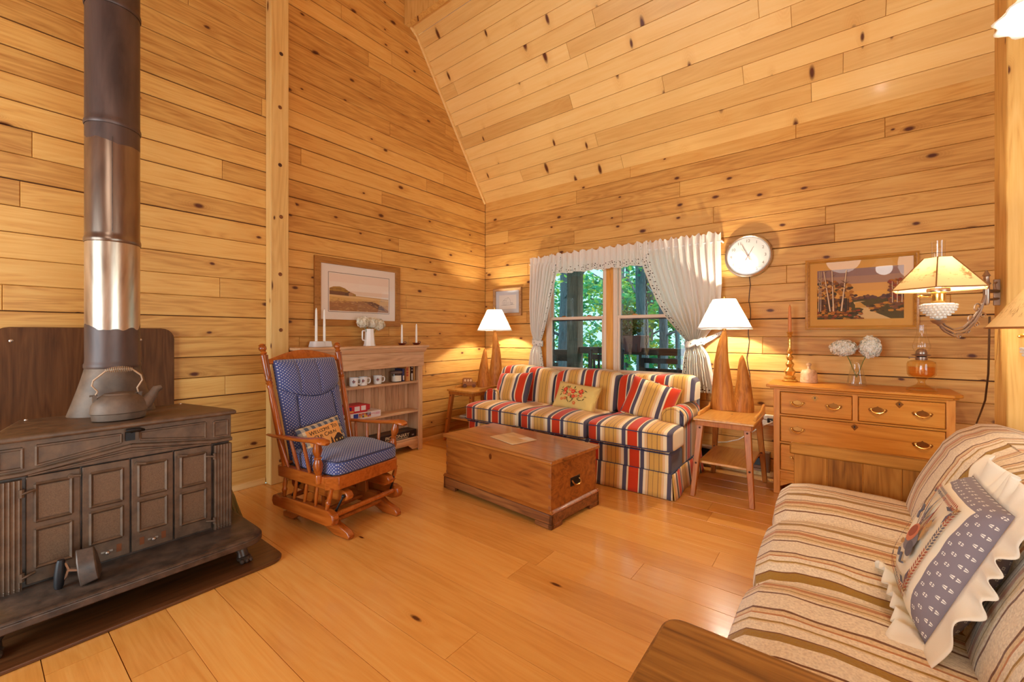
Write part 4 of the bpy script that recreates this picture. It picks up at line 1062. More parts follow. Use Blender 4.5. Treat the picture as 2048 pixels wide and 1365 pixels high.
# ------------------------------------------------------------------ pictures
def mapY(off): return lambda a,b,d: (a,-off-d,b)        # on the back wall
def mapX(off): return lambda a,b,d: (off+d,a,b)         # on the left wall
def picture(name,label,fn,a0,a1,b0,b1,fw,matcol,matw,fm,loc,th=.022,line=None,inner=None):
    t=thing(name,label,'picture',loc)
    def rail(p): 
        m=MB(t); v=[fn(*q) for q in p]; return m,v
    m=MB(t)
    I=(a0+fw,a1-fw,b0+fw,b1-fw)
    for (o,i) in (((a0,b0),(I[0],I[2])),):
        pass
    OUT=[(a0,b0),(a1,b0),(a1,b1),(a0,b1)]; IN=[(I[0],I[2]),(I[1],I[2]),(I[1],I[3]),(I[0],I[3])]
    MID=[(o[0]*.55+i[0]*.45,o[1]*.55+i[1]*.45) for o,i in zip(OUT,IN)]
    rings=[[m.v(fn(p[0],p[1],d)) for p in q] for q,d in ((OUT,0),(OUT,th),(MID,th+.006),(IN,th-.004),(IN,0))]
    for A,B in zip(rings,rings[1:]):
        for k in range(4): m.f([A[k],A[(k+1)%4],B[(k+1)%4],B[k]])
    m.build('frame',fm,t,bev=.0015)
    m=MB(t); m.hexa([fn(I[0],I[2],.001),fn(I[1],I[2],.001),fn(I[1],I[3],.001),fn(I[0],I[3],.001),fn(I[0],I[2],.008),fn(I[1],I[2],.008),fn(I[1],I[3],.008),fn(I[0],I[3],.008)]); m.build('mat_board',plain(name+'_mat',matcol,.8),t)
    m=MB(t); m.poly([fn(I[0],I[2],.014),fn(I[1],I[2],.014),fn(I[1],I[3],.014),fn(I[0],I[3],.014)]); m.build('glazing',P['pane'],t,smooth=False)
    w=inner or (I[0]+matw,I[1]-matw,I[2]+matw,I[3]-matw)
    if line:
        m=MB(t)
        for k in range(4):
            q=[(w[0]-line,w[2]-line),(w[1]+line,w[2]-line),(w[1]+line,w[3]+line),(w[0]-line,w[3]+line)]; a,b=q[k],q[(k+1)%4]
            m.tube([fn(*a,.0082),fn(*b,.0082)],.0022,4)
        m.build('mat_line',plain('mat_line_brown',srgb(110,72,50),.8),t)
    return t,w
def painting(t,fn,w,cols,shapes,name='print'):
    """a real painted picture: flat colour patches in picture coordinates 0..1"""
    m=MB(t)
    for k,(ci,pts) in enumerate(shapes):
        m.mi=ci; m.poly([fn(w[0]+(w[1]-w[0])*x,w[2]+(w[3]-w[2])*y,.0086+.00002*k) for x,y in pts])
    m.build(name,[plain('pigment_%s_%d'%(name,i),c,.7) for i,c in enumerate(cols)],t,smooth=False)
def blob(cx,cy,rx,ry,R,n=11): return [(cx+rx*math.cos(2*PI*i/n)*R.uniform(.7,1.2),cy+ry*math.sin(2*PI*i/n)*R.uniform(.7,1.2)) for i in range(n)]
def clip(p): return [(min(1,max(0,x)),min(1,max(0,y))) for x,y in p]
# landscape with a barn, on the left wall
fn=mapX(.002)
t,w=picture('landscape_picture','wide oak framed print of a barn in golden fields above the bookcase',fn,-2.384,-1.431,1.335,1.985,.062,srgb(240,222,204),.085,P['frame'],(.002,-1.91,1.335),line=.010)
cols=[srgb(240,212,188),srgb(244,222,200),srgb(234,202,172),srgb(206,156,92),srgb(190,134,66),srgb(216,164,92),srgb(168,112,66),srgb(150,102,44),srgb(118,74,46),srgb(98,62,44),srgb(184,128,76),srgb(226,180,116),srgb(172,124,50)]
R=random.Random(3); sh=[]
for k in range(10): sh.append((0 if k<4 else 1 if k<8 else 2,[(0,1-.055*k),(1,1-.055*k),(1,1-.055*(k+1)),(0,1-.055*(k+1))]))
sh.append((3,[(0,0),(1,0),(1,.40),(.4,.44),(0,.47)])); sh.append((12,[(0,.44),(0,.60),(.06,.645),(.16,.66),(.24,.62),(.3,.55),(.42,.47),(.42,.42)]))
for i in range(26): x=R.uniform(0,.3); sh.append((7 if i%2 else 12,clip(blob(x,R.uniform(.5,.6-.3*max(0,x-.15)),.03,.022,R))))
sh.append((8,[(0,.41),(0,.53),(.22,.52),(.33,.50),(.38,.42)])); sh.append((9,[(.24,.42),(.24,.48),(.31,.54),(.37,.47),(.37,.42)])); sh.append((10,[(.30,.42),(.30,.5),(.335,.53),(.37,.47),(.37,.42)]))
sh.append((11,[(0,.38),(0,.43),(.5,.41),(1,.37),(1,.32)])); sh.append((5,[(0,.28),(0,.38),(1,.33),(1,.2)])); sh.append((6,[(0,0),(0,.24),(.3,.27),(.6,.3),(.85,.22),(1,.06),(1,0)])); sh.append((8,[(.55,.29),(.72,.3),(.88,.18),(.95,.04),(.8,.1)]))
for i in range(160):
    x=R.uniform(0,.95); y=R.uniform(0,.34); sh.append((R.choice([3,4,5,6,7,10,11]),clip([(x,y),(x+R.uniform(.02,.09),y+R.uniform(-.01,.012)),(x+.03,y+.012)])))
painting(t,fn,w,cols,sh,'landscape_print')
# autumn birches on the back wall
fn=mapY(.002)
t,w=picture('autumn_picture','gilt framed painting of autumn birches by a stream above the dresser',fn,3.596,4.288,1.292,1.872,.030,srgb(220,156,72),.08,P['gold'],(3.94,-.002,1.292),inner=(3.677,4.205,1.376,1.778))
cols=[srgb(150,112,100),srgb(172,126,98),srgb(220,154,78),srgb(230,160,68),srgb(92,56,50),srgb(120,72,46),srgb(178,104,26),srgb(196,124,36),srgb(132,68,18),srgb(66,48,20),srgb(220,184,144),srgb(100,58,28),srgb(206,146,64),srgb(222,174,110),srgb(84,66,22),srgb(150,60,28),srgb(70,42,38)]
R=random.Random(9); sh=[]
for k in range(8): sh.append(([0,0,1,1,2,2,3,3][k],[(0,1-.075*k),(1,1-.075*k),(1,1-.075*(k+1)),(0,1-.075*(k+1))]))
sh.append((14,[(0,0),(1,0),(1,.42),(.4,.42),(0,.4)]))
for i in range(40): x=R.uniform(.42,1); sh.append((R.choice([4,16,4,5]),clip(blob(x,.40+R.uniform(0,.05+.05*abs(x-.7)),.03,.03,R))))
sh.append((13,[(.40,.0),(.62,.0),(.86,.0),(.72,.10),(.64,.17),(.62,.22),(.55,.28),(.50,.33),(.58,.345),(.54,.35),(.44,.33),(.47,.25),(.56,.19),(.52,.12)]))
sh.append((12,[(.46,.22),(.60,.22),(.52,.33),(.46,.32)]))
for i in range(70): x=R.uniform(.62,1.0); y=R.uniform(.14,.36); sh.append((R.choice([14,9,8,5,7]),clip(blob(x,min(y,.2+.16*(x-.5)*2),.035,.022,R,8))))
for i in range(150): x=R.uniform(0,.44)**1.05; y=R.uniform(.12,.78-.5*max(0,x-.2)); sh.append((R.choice([6,7,8,6,5,11,9]),clip(blob(x,y,.03,.032,R,7))))
for i in range(60): x=R.uniform(.84,1.0); y=R.uniform(.3,.75); sh.append((R.choice([6,8,5,15]),clip(blob(x,y,.022,.03,R,7))))
for i in range(30): x=R.uniform(0,.4); sh.append((R.choice([9,16,11]),[(x,.15),(x+.008,.15),(x+.008,.4),(x,.42)]))
for x0,x1,lw in ((.02,.03,.012),(.045,.05,.012),(.165,.085,.024),(.205,.185,.024),(.30,.36,.026),(.88,.875,.014),(.93,.93,.014),(.98,.985,.014)):
    hi=.98 if x0<.5 else .7; lo=.16 if x0<.5 else .3
    sh.append((10,[(x0-lw/2,lo),(x0+lw/2,lo),(x1+lw*.3,hi),(x1-lw*.3,hi)])); sh.append((11,[(x0+lw*.2,lo),(x0+lw/2,lo),(x1+lw*.3,hi),(x1+lw*.15,hi)]))
    if x0<.5:
        for k in range(4): y=R.uniform(.6,.95); x=x0+(x1-x0)*(y-lo)/(hi-lo); sh.append((11,clip([(x,y),(x+R.choice([-1,1])*.06,y+.07),(x+.004,y+.015)])))
for i in range(70): x=R.uniform(0,.55); y=R.uniform(0,.17); sh.append((R.choice([6,14,15,8,9,7]),clip(blob(x,y,.03,.02,R,7))))
painting(t,fn,w,cols,sh,'autumn_painting')
# small barn sketch in the corner
t,w=picture('barn_sketch','small weathered frame with a pencil sketch of a barn in the corner',fn,.165,.632,1.497,1.862,.036,srgb(216,218,224),.055,P['framex'],(.4,-.002,1.497),th=.03)
m=MB(t); I=w; m.poly([fn(I[0],I[2],.0085),fn(I[1],I[2],.0085),fn(I[1],I[3],.0085),fn(I[0],I[3],.0085)]); m.build('sheet',plain('sketch_paper',srgb(244,238,230),.8),t,smooth=False)
m=MB(t)
def L(pts): m.tube([fn(w[0]+(w[1]-w[0])*x,w[2]+(w[3]-w[2])*y,.0092) for x,y in pts],.0011,4)
for q in ([(.42,.3),(.42,.62),(.55,.82),(.66,.62),(.66,.32)],[(.42,.62),(.25,.6),(.2,.5),(.2,.28),(.42,.3)],[(.55,.82),(.38,.74),(.25,.6)],[(.66,.45),(.8,.43),(.8,.32),(.66,.32)],[(.1,.27),(.9,.3)],[(.25,.3),(.25,.5)],[(.3,.3),(.3,.52)],[(.35,.3),(.35,.54)],[(.5,.32),(.5,.48),(.58,.48),(.58,.32)],[(.72,.34),(.72,.4),(.77,.4),(.77,.34),(.72,.34)]): L(q)
m.build('pencil_lines',plain('pencil_grey',srgb(150,140,134),.8),t)
# ------------------------------------------------------------------ wall clock
ck=thing('wall_clock','round silver rimmed wall clock with a white face beside the curtain','clock',(3.173,-.001,1.958))
Mc=RX(PI/2)
m=MB(); m.at(Mc); m.lathe([(.17,0),(.186,.004),(.192,.02),(.188,.042),(.178,.05),(.170,.044),(.166,.034)],seg=56,cap=False); m.build('rim',P['chrome'],ck)
m=MB(); m.at(Mc); m.lathe([(.166,.002),(.166,.030),(0,.0305)],seg=48); m.build('face',plain('clock_face',srgb(236,230,222),.5),ck)
m=MB()
for h in range(1,13):
    a=math.radians(90-30*h); m.text(str(h),.036,T((.136*math.cos(a),-.0312,.136*math.sin(a)))@RX(PI/2),.0003)
m.build('numerals',plain('clock_numeral',srgb(120,104,88),.6),ck,smooth=False)
def hand(ang,l,w_,name,y,mat,tail=.04):
    m=MB(); m.at(T((0,y,0))@RY(math.radians(ang))); m.hexa([(-w_,0,-tail),(w_,0,-tail),(w_,-.001,-tail),(-w_,-.001,-tail),(-w_*.4,0,l),(w_*.4,0,l),(w_*.4,-.001,l),(-w_*.4,-.001,l)]); m.build(name,mat,ck)
hb=plain('clock_hand_brown',srgb(120,70,36),.4)
hand(29,.095,.0035,'hour_hand',-.034,hb); hand(-24,.125,.003,'minute_hand',-.036,hb); hand(-36,.09,.0018,'second_hand',-.038,plain('clock_hand_copper',srgb(206,132,80),.4),.05)
m=MB(); m.at(Mc); m.lathe([(.007,.03),(.007,.040),(0,.041)],seg=14); m.build('hub',hb,ck)
m=MB(); m.at(Mc); m.lathe([(.1655,.043),(.10,.046),(0,.047)],seg=40); m.build('crystal',P['pane'],ck)
R=random.Random(2)
m=MB(); m.tube([(3.18+.008*math.sin(i*1.7)+.022*math.sin(i*.5)*(i/16),-.008,1.772-i*.073) for i in range(17)],.0032,6)
tag(m.build('clock_cord',P['cord']),'thin brown electric cord running down the wall from the clock','cord')
# ------------------------------------------------------------------ side tables
def side_table(cx,cy,label,h=.60):
    t=thing('side_table',label,'side table',(cx,cy,.001),0,'pine side tables')
    hx,hy=.21,.315
    m=MB(); m.box(-hx,hx,-hy,hy,h-.022,h); m.build('top',P['pine'],t,bev=.006)
    m=MB(); m.box(-hx+.02,hx-.02,-hy+.012,-hy+.03,h-.058,h-.022); m.box(-hx+.02,hx-.02,hy-.03,hy-.012,h-.058,h-.022); m.box(-hx+.012,-hx+.03,-hy+.02,hy-.02,h-.058,h-.022); m.box(hx-.03,hx-.012,-hy+.02,hy-.02,h-.058,h-.022); m.build('apron',P['pinez'],t,bev=.002)
    for s in (-1,1):
        m=MB(); m.prism([(-hy*.62,h),(hy,h),(hy+.005,h+.065),(hy*.62,h+.055),(hy*.5,h+.034),(-hy*.55,h+.028)],s*(hx-.012)-.010,s*(hx-.012)+.010,'y' if False else 'x'); m.build('gallery_rail',P['pine'],t,bev=.006)
    for sx in (-1,1):
        for sy in (-1,1):
            m=MB(); a=Vector((sx*(hx-.05),sy*(hy-.045),h-.024)); b=Vector((sx*(hx-.008),sy*(hy+.03),.0))
            w,d=.024,.017
            m.hexa([(b.x-d,b.y-w*.8,0),(b.x+d,b.y-w*.8,0),(b.x+d,b.y+w*.8,0),(b.x-d,b.y+w*.8,0),(a.x-w,a.y-w,a.z),(a.x+w,a.y-w,a.z),(a.x+w,a.y+w,a.z),(a.x-w,a.y+w,a.z)]); l=m.build('leg',P['pinez'],t,bev=.004)
            for z in (h-.075,.255):
                q=(h-.024-z)/(h-.024); p=a.lerp(b,q); m=MB(); m.at(T((p.x,p.y-sy*(-.0)-.023,p.z))@RX(PI/2)); m.lathe([(.0,.004),(.007,.003),(.008,0)],seg=10); m.build('peg',P['gap'],l)
    m=MB(); m.box(-hx+.035,hx-.035,-hy+.035,hy-.035,.245,.265); m.build('shelf',P['pine'],t,bev=.004)
    return t
tb=side_table(3.122,-.535,'pine side table with splayed legs between the striped sofa and the dresser')
dup(tb,(.335,-.52,.001),0,'pine side table with splayed legs in the corner left of the striped sofa','pine side tables')
TT=.602
def table_lamp(x,y,rz,label,flip):
    t=thing('driftwood_lamp',label,'lamp',(x,y,TT),rz,'carved driftwood table lamps')
    m=MB()
    sg=-1 if flip else 1
    m.tube([(-.055*sg,0,0),(-.058*sg,0,.05),(-.06*sg,0,.14),(-.066*sg,.0,.28),(-.07*sg,0,.42),(-.062*sg,0,.54),(-.052*sg,0,.62),(-.048*sg,0,.665),(-.048*sg,0,.685)],[.104,.098,.088,.072,.056,.042,.031,.020,.013],20,flat=.72,up=(0,1,0))
    m.tube([(.085*sg,0,0),(.088*sg,0,.06),(.096*sg,.0,.15),(.098*sg,.01,.26),(.09*sg,.012,.36),(.086*sg,.01,.44),(.088*sg,.008,.475)],[.094,.090,.070,.052,.037,.021,.004],18,flat=.8,up=(0,1,0))
    m.build('driftwood_base',P['drift'],t)
    cx=-.048*sg
    m=MB(); m.lathe([(.014,.68),(.017,.69),(.017,.735),(.012,.74),(.012,.75)],(cx,0,0),14); m.build('socket',P['brass'],t)
    m=MB(); m.lathe([(.010,.75),(.020,.765),(.032,.80),(.030,.83),(.012,.85),(0,.853)],(cx,0,0),16); m.build('bulb',P['bulb'],t)
    m=MB(); m.lathe([(.214,.70),(.090,.955)],(cx,0,0),48,cap=False); s=m.build('lamp_shade',P['shadew'],t)
    m=MB(); m.lathe([(.2155,.698),(.2165,.704),(.2135,.712)],(cx,0,0),48,cap=False); m.lathe([(.090,.95),(.0915,.956),(.089,.957)],(cx,0,0),36,cap=False); m.build('shade_trim',P['white'],s)
    m=MB()
    for k in range(3):
        a=k*2*PI/3; m.tube([(cx,0,.953),(cx+.09*math.cos(a),.09*math.sin(a),.95)],.0016,5)
    m.tube([(cx-.0,.0,.74),(cx+.045,0,.79),(cx+.045,0,.87),(cx,0,.94),(cx-.045,0,.87),(cx-.045,0,.79),(cx,0,.74)],.0018,5); m.build('harp',P['brass'],t)
    m=MB(); m.lathe([(.004,.94),(.007,.957),(.010,.972),(.006,.985),(0,.992)],(cx,0,0),12); m.build('finial',P['brass'],t)
    li=bpy.data.lights.new('lamp_glow','POINT'); li.energy=LP[0 if flip else 1]; li.color=(1,.91,.71); li.shadow_soft_size=.035
    o=bpy.data.objects.new('lamp_glow',li); COL.objects.link(o); o.parent=t; o.location=(cx,0,.83)
    return t
LP=(95,120)
table_lamp(3.082,-.315,.05,'white shaded lamp on a two-horned driftwood base between sofa and dresser',False)
table_lamp(.42,-.37,.35,'white shaded lamp on a two-horned driftwood base in the left corner',True)
car=thing('toy_car','small wooden toy car on the left side table','toy car',(.225,-.545,TT),.62)
m=MB()
pro=[(-.085,.02),(.085,.02),(.088,.045),(.075,.062),(.035,.068),(.03,.105),(.02,.115),(-.075,.115),(-.085,.105)]
m.prism(pro,-.028,.028,'y'); bd=m.build('body',P['toy'],car,bev=.006)
for x in (-.052,-.015,.018):
    for s in (-1,1):
        m=MB(); m.at(T((x,s*.0285,.088))@RX(PI/2)); m.lathe([(.012,-.001),(.012,.001),(0,.0011)],seg=14,sy=1.3); m.build('window_hole',plain('toy_window',srgb(240,206,150),.5),bd)
for x in (-.055,.055):
    for s in (-1,1):
        m=MB(); m.at(T((x,s*.036,.0235))@RX(PI/2)); m.lathe([(.010,.008),(.0235,.007),(.0235,-.007),(.010,-.008)],seg=20); m.lathe([(.009,.0085),(0,.009)],seg=14); m.lathe([(.009,-.0085),(0,-.009)],seg=14); m.build('wheel',P['chestd'],car)
for i,(c,lb) in enumerate(((srgb(150,146,150),'lower of two magazines on the left side table shelf'),(srgb(196,176,150),'upper of two magazines on the left side table shelf'))):
    g=thing('magazine',lb,'magazine',(.33,-.56+.012*i,.267+.0085*i),.1*i,'magazines under the left lamp')
    m=MB(); m.box(-.12,.12,-.15,.15,0,.008); m.build('pages',P['paper'],g); m=MB(); m.box(-.121,.121,-.151,.151,.0065,.0083); m.build('cover',plain('magazine_cover_%d'%i,c,.4),g)

# ------------------------------------------------------------------ striped sofa
so=thing('striped_sofa','three seat sofa in red, tan and navy stripes under the window','sofa',(1.745,-.6,.001))
def fin(q): return q
m=MB(); m.box(-1.06,1.06,-.46,.36,.15,.345); m.build('base',P['sx'],so,bev=.03,seg=3)
# skirt with kick pleats at the corners
m=MB()
def skirt(path,z0,z1,flare):
    n=len(path)
    m.grid(lambda u,v:(lambda p,q,w:(p[0]+(q[0]-p[0])*w+0, p[1]+(q[1]-p[1])*w, 0))(path[min(n-2,int(u*(n-1)))],path[min(n-1,int(u*(n-1))+1)],u*(n-1)-min(n-2,int(u*(n-1))))[:2]+((z0+(z1-z0)*v),),(n-1),4)
fr=[]
def sk(side):
    out=[]
    if side=='f':
        for i in range(81):
            x=-1.075+2.15*i/80; f=.010*math.sin(x*9)*.4; out.append((x,-.475+f))
    else:
        for i in range(41):
            y=-.475+.86*i/40; out.append((1.075+.008*math.sin(y*14+1) if side=='r' else -1.075-.008*math.sin(y*14+1),y))
    return out
for sd,mt in (('f','sx'),('r','sy'),('l','sy')):
    m=MB(); pth=sk(sd); n=len(pth)-1
    def fs(u,v,pth=pth,n=n,sd=sd):
        x,y=pth[int(round(u*n))]; k=(1-v)
        fl=.022*k
        if sd=='f': return (x*(1+.012*k),y-fl,.004+.186*v)
        return (x+(fl if sd=='r' else -fl),y-.012*k*(1 if y<-.4 else 0),.004+.186*v)
    m.grid(fs,n,5); m.build('skirt',P[mt],so,solid=.008)
m=MB(); m.tube([(-1.07,-.47,.19),(1.07,-.47,.19)],.005,6); m.tube([(1.066,-.47,.19),(1.066,.36,.19)],.005,6); m.tube([(-1.06,-.463,.335),(1.06,-.463,.335)],.005,6); m.build('welt',P['navyp'],so)
for s in (-1,1):
    m=MB(); c=.985*s
    pr=[(c+.093*math.cos(2*PI*k/28),.548+.093*math.sin(2*PI*k/28)) for k in range(28)]
    m.prism(pr,-.16,.37,'y'); ar=m.build('rolled_arm',P['sy'],so,bev=.012,seg=3)
    m=MB(); m.tube([(x,-.160,z) for x,z in pr],.010,8,closed=True); m.build('arm_welt',P['sx'],ar)
    m=MB(); m.at(T((c,-.158,.548))@RX(PI/2)); m.lathe([(.084,0),(.080,.010),(.05,.014),(0,.015)],seg=28); m.build('arm_front',P['sx'],ar)
    m=MB(); m.box(c-.080,c+.080,-.15,.37,.17,.55); m.build('arm_side',P['sy'],ar,bev=.015)
def scush(x0,x1,t):
    c=((x0+x1)/2,-.14,.425); h=((x1-x0)/2,.365,.078)
    def fn(q):
        x,y,z=q
        if t and y>-.2:
            k=min(1,(y+.2)/.06); lim=.885
            if t>0 and x>lim: x=x+(lim-x)*k
            if t<0 and x<-lim: x=x+(-lim-x)*k
        z+=.018*math.exp(-((y+.30)/.2)**2)*(1 if z>.43 else 0)
        return (x,y,z)
    m=MB(); m.sbox(c,h,11,13,.022,fn); return m
for i,(x0,x1,t) in enumerate(((-1.085,-.362,-1),(-.358,.358,0),(.362,1.085,1))):
    m=scush(x0,x1,t); cu=m.build('seat_cushion',P['sx'],so)
    m=MB(); m.tube([(x0+.02,-.498,.482),(x0+.06,-.507,.487),((x0+x1)/2,-.509,.49),(x1-.06,-.507,.487),(x1-.02,-.498,.482)],.0042,6)
    m.tube([(x0+.02,-.498,.368),(x0+.06,-.507,.365),(x1-.06,-.507,.365),(x1-.02,-.498,.368)],.0042,6); m.build('piping',P['black2'] if False else P['navyp'],cu)
bl=.20
def bcush(x0,x1,t):
    c=((x0+x1)/2,.21,.675); h=((x1-x0)/2,.115,.205)
    def fn(q):
        x,y,z=q
        if t:
            k=max(0,min(1,(.665-z)/.05)); lim=.885
            if t>0 and x>lim: x=x+(lim-x)*k
            if t<0 and x<-lim: x=x+(-lim-x)*k
        y-=.03*math.cos((x-c[0])/h[0]*1.4)*math.cos((z-.66)/.2*1.3)*(1 if y<.2 else 0)
        y+=(z-.5)*bl
        z+=.012*math.sin(x*6+1)*(1 if z>.8 else 0)-.018*abs((x-c[0])/h[0])**6*(1 if z>.75 else 0)
        return (x,y,z)
    m=MB(); m.sbox(c,h,7,13,0,fn); return m
for i,(x0,x1,t) in enumerate(((-1.13,-.365,-1),(-.36,.36,0),(.365,1.085,1))):
    m=bcush(x0,x1,t); m.build('back_cushion',P['sx'],so)
m=MB(); m.prism([(.30,.3),(.45,.3),(.49,.84),(.38,.84)],-1.05,1.05,'x'); m.build('back_frame',P['sx'],so,bev=.03,seg=3)
for x in (-1.0,1.0):
    for y in (-.4,.32):
        m=MB(); m.box(x-.025,x+.025,y-.025,y+.025,0,.16); m.build('leg',P['gap'],so)
# throw pillows
def throw(name,label,c,ex,ey,w,h,t,mat,pip=None,seed=0,wr=.008,pinch=.05):
    g=thing(name,label,'pillow'); place(g,frame3(c,ex,ey))
    m=MB(); fp=pillow(m,w,h,t,24,pinch,wr=wr,seed=seed); m.build('cover',mat,g,keepuv=True,ang=80)
    if pip:
        m=MB(); n=14
        m.tube([fp(u,v,1) for u,v in [(i/n,0) for i in range(n)]+[(1,i/n) for i in range(n)]+[(1-i/n,1) for i in range(n)]+[(0,1-i/n) for i in range(n)]],.006,6,closed=True); m.build('piping',pip,g)
    return g,fp
throw('striped_pillow','striped throw pillow with a red end at the left arm of the sofa',(.955,-.62,.655),(1,-.12,.08),(.02,.42,.9),.50,.37,.17,P['su2'],None,1)
throw('striped_pillow','striped throw pillow tipped against the right arm of the sofa',(2.50,-.63,.665),(1,.06,-.26),(.25,.42,.9),.43,.36,.15,P['su'],P['sx'],2)
gm=cloth('mustard_needlework',srgb(226,192,112),bump=.5).m
g,fp=throw('embroidered_pillow','mustard lumbar pillow embroidered with red flowers on the middle of the sofa',(1.775,-.66,.632),(1,-.05,-.07),(.05,.45,.89),.47,.27,.13,gm,plain('gold_cord_piping',srgb(206,160,84),.8),4,.010)
def zp(x,y,w=.47,h=.27,t=.13): 
    a,b=2*x/w,2*y/h; return t/2*((1-a**4)*(1-b**4))**.55+.007
m=MB(); R=random.Random(12)
mats=[plain('thread_red',srgb(222,58,30),.9),plain('thread_coral',srgb(232,120,70),.9),plain('thread_orange',srgb(212,110,50),.9),plain('thread_olive',srgb(92,82,40),.9),plain('thread_pale',srgb(244,214,160),.9)]
def flw(x,y,s,mi,n=5):
    m.mi=mi
    for k in range(n):
        a=2*PI*k/n+R.uniform(0,.5); cx,cy=x+s*.7*math.cos(a),y+s*.7*math.sin(a)
        pts=[(cx+s*.55*math.cos(2*PI*i/7),cy+s*.5*math.sin(2*PI*i/7)) for i in range(7)]; m.poly([(p,q,zp(p,q)+.0002*k) for p,q in pts])
    m.mi=4; m.poly([(x+s*.25*math.cos(2*PI*i/6),y+s*.25*math.sin(2*PI*i/6),zp(x,y)+.0016) for i in range(6)])
for q in ((-.10,.045,.019,0),(-.045,.05,.017,1),(-.01,.035,.02,0),(.075,.045,.021,0),(-.10,.008,.017,1),(-.045,-.002,.016,1),(.005,-.012,.016,0),(.035,-.005,.014,1),(.085,.005,.016,1),(-.115,-.055,.013,2),(-.08,-.045,.014,2),(.03,-.075,.015,2)): flw(*q)
m.mi=3
for i in range(38):
    x,y=R.uniform(-.15,.15),R.uniform(-.05,.085); a=R.uniform(0,3.1); l=R.uniform(.012,.022); dx,dy=l*math.cos(a),l*math.sin(a)
    m.poly([(p,q,zp(p,q)-.0012) for p,q in ((x-dx,y-dy),(x+dy*.25,y-dx*.25),(x+dx,y+dy),(x-dy*.25,y+dx*.25))])
for pts in ([(-.06,-.03),(-.055,-.055),(-.035,-.075)],[(.0,-.03),(-.002,-.055),(-.02,-.075)],[(.05,-.03),(.075,-.045),(.1,-.04)]): m.tube([(x,y,zp(x,y)) for x,y in pts],.003,4)
m.build('flower_embroidery',mats,g,smooth=False)

# ------------------------------------------------------------------ blanket chest
ch=thing('blanket_chest','old pine blanket chest with a black side handle in front of the sofa','chest',(1.84,-1.715,.001),math.radians(-5.4))
hx,hy=.54,.268
m=MB(); m.box(-hx,hx,-hy,hy,.06,.412); m.build('body',P['chest'],ch,bev=.003)
m=MB()
for s in (-1,1):
    for z in (.12,.19,.26,.33): m.box(s*hx-.0008*(s<0) - .022*(s>0), s*hx+.0008*(s>0)+.022*(s<0), -hy-.0006,-hy+.001,z,z+.022)
m.build('dovetail',plain('dovetail_end_grain',srgb(150,86,40),.5),ch)
m=MB()
bx_=hx+.016; by=hy+.016
m.box(-bx_,bx_,-by,-hy+.01,.028,.095); m.box(-bx_,bx_,hy-.01,by,.028,.095); m.box(-bx_,-hx+.01,-by,by,.028,.095); m.box(hx-.01,bx_,-by,by,.028,.095); m.build('plinth',P['chestd'],ch,bev=.006)
m=MB(); m.prism([(by,.095),(by+.004,.10),(by-.002,.108),(hy,.116),(hy-.01,.095)],-bx_,bx_,'x'); m.prism([(-by,.095),(-by-.004,.10),(-by+.002,.108),(-hy,.116),(-hy+.01,.095)],-bx_,bx_,'x'); m.prism([(bx_,.095),(bx_+.004,.10),(bx_-.002,.108),(hx,.116),(hx-.01,.095)],-by,by,'y'); m.build('plinth_moulding',P['chest'],ch)
for sx in (-1,1):
    for sy in (-1,1):
        m=MB(); a,b=sx*bx_,sx*(bx_-.14); c,d=sy*by,sy*(by-.12); 
        m.box(min(a,b),max(a,b),min(c,c-sy*.03),max(c,c-sy*.03),0,.03); m.box(min(a,a-sx*.03),max(a,a-sx*.03),min(c,d),max(c,d),0,.03); m.build('bracket_foot',P['chestd'],ch,bev=.003)
m=MB(); m.box(-hx-.022,hx+.022,-hy-.022,hy+.022,.412,.440); m.build('lid',P['chestlid'],ch,bev=.008,seg=3)
m=MB(); m.at(T((-.02,-hy-.001,.355))@RX(PI/2)); m.prism([(0.012*math.cos(a)*1.0,.020*math.sin(a)) for a in [2*PI*i/16 for i in range(16)]],0,.003); m.prism([(-.003,-.012),(.003,-.012),(.003,.006),(-.003,.006)],.003,.0035); m.build('keyhole_plate',P['abrass'],ch)
m=MB(); m.box(hx,hx+.004,-.055,.055,.215,.275); hn=m.build('handle_plate',P['black'],ch,bev=.003)
m=MB(); m.tube([(hx+.006,-.042,.256),(hx+.018,-.044,.245),(hx+.024,-.03,.228),(hx+.025,0,.223),(hx+.024,.03,.228),(hx+.018,.044,.245),(hx+.006,.042,.256)],[.005,.006,.006,.008,.006,.006,.005],8); m.build('bail_handle',P['abrass'],hn)
ts=thing('cover_book','thin tan picture board lying on the chest lid','book',(1.815,-1.735,.442),math.radians(-16))
m=MB(); m.box(-.15,.15,-.115,.115,0,.007); m.build('board',wood('board_print',srgb(186,142,90),srgb(222,186,138),srgb(236,206,162),'x',.6,.3,var=.05),ts,bev=.002)
m=MB(); m.poly([(.03,.02,.0074),(.14,.04,.0074),(.145,.105,.0074),(.05,.105,.0074)]); m.mi=1; m.poly([(-.05,-.03,.0074),(.08,-.05,.0074),(.11,.02,.0074),(-.02,.035,.0074)]); m.build('faded_picture',[plain('faded_white',srgb(236,222,206),.3),plain('faded_ochre',srgb(216,172,110),.3)],ts,smooth=False)

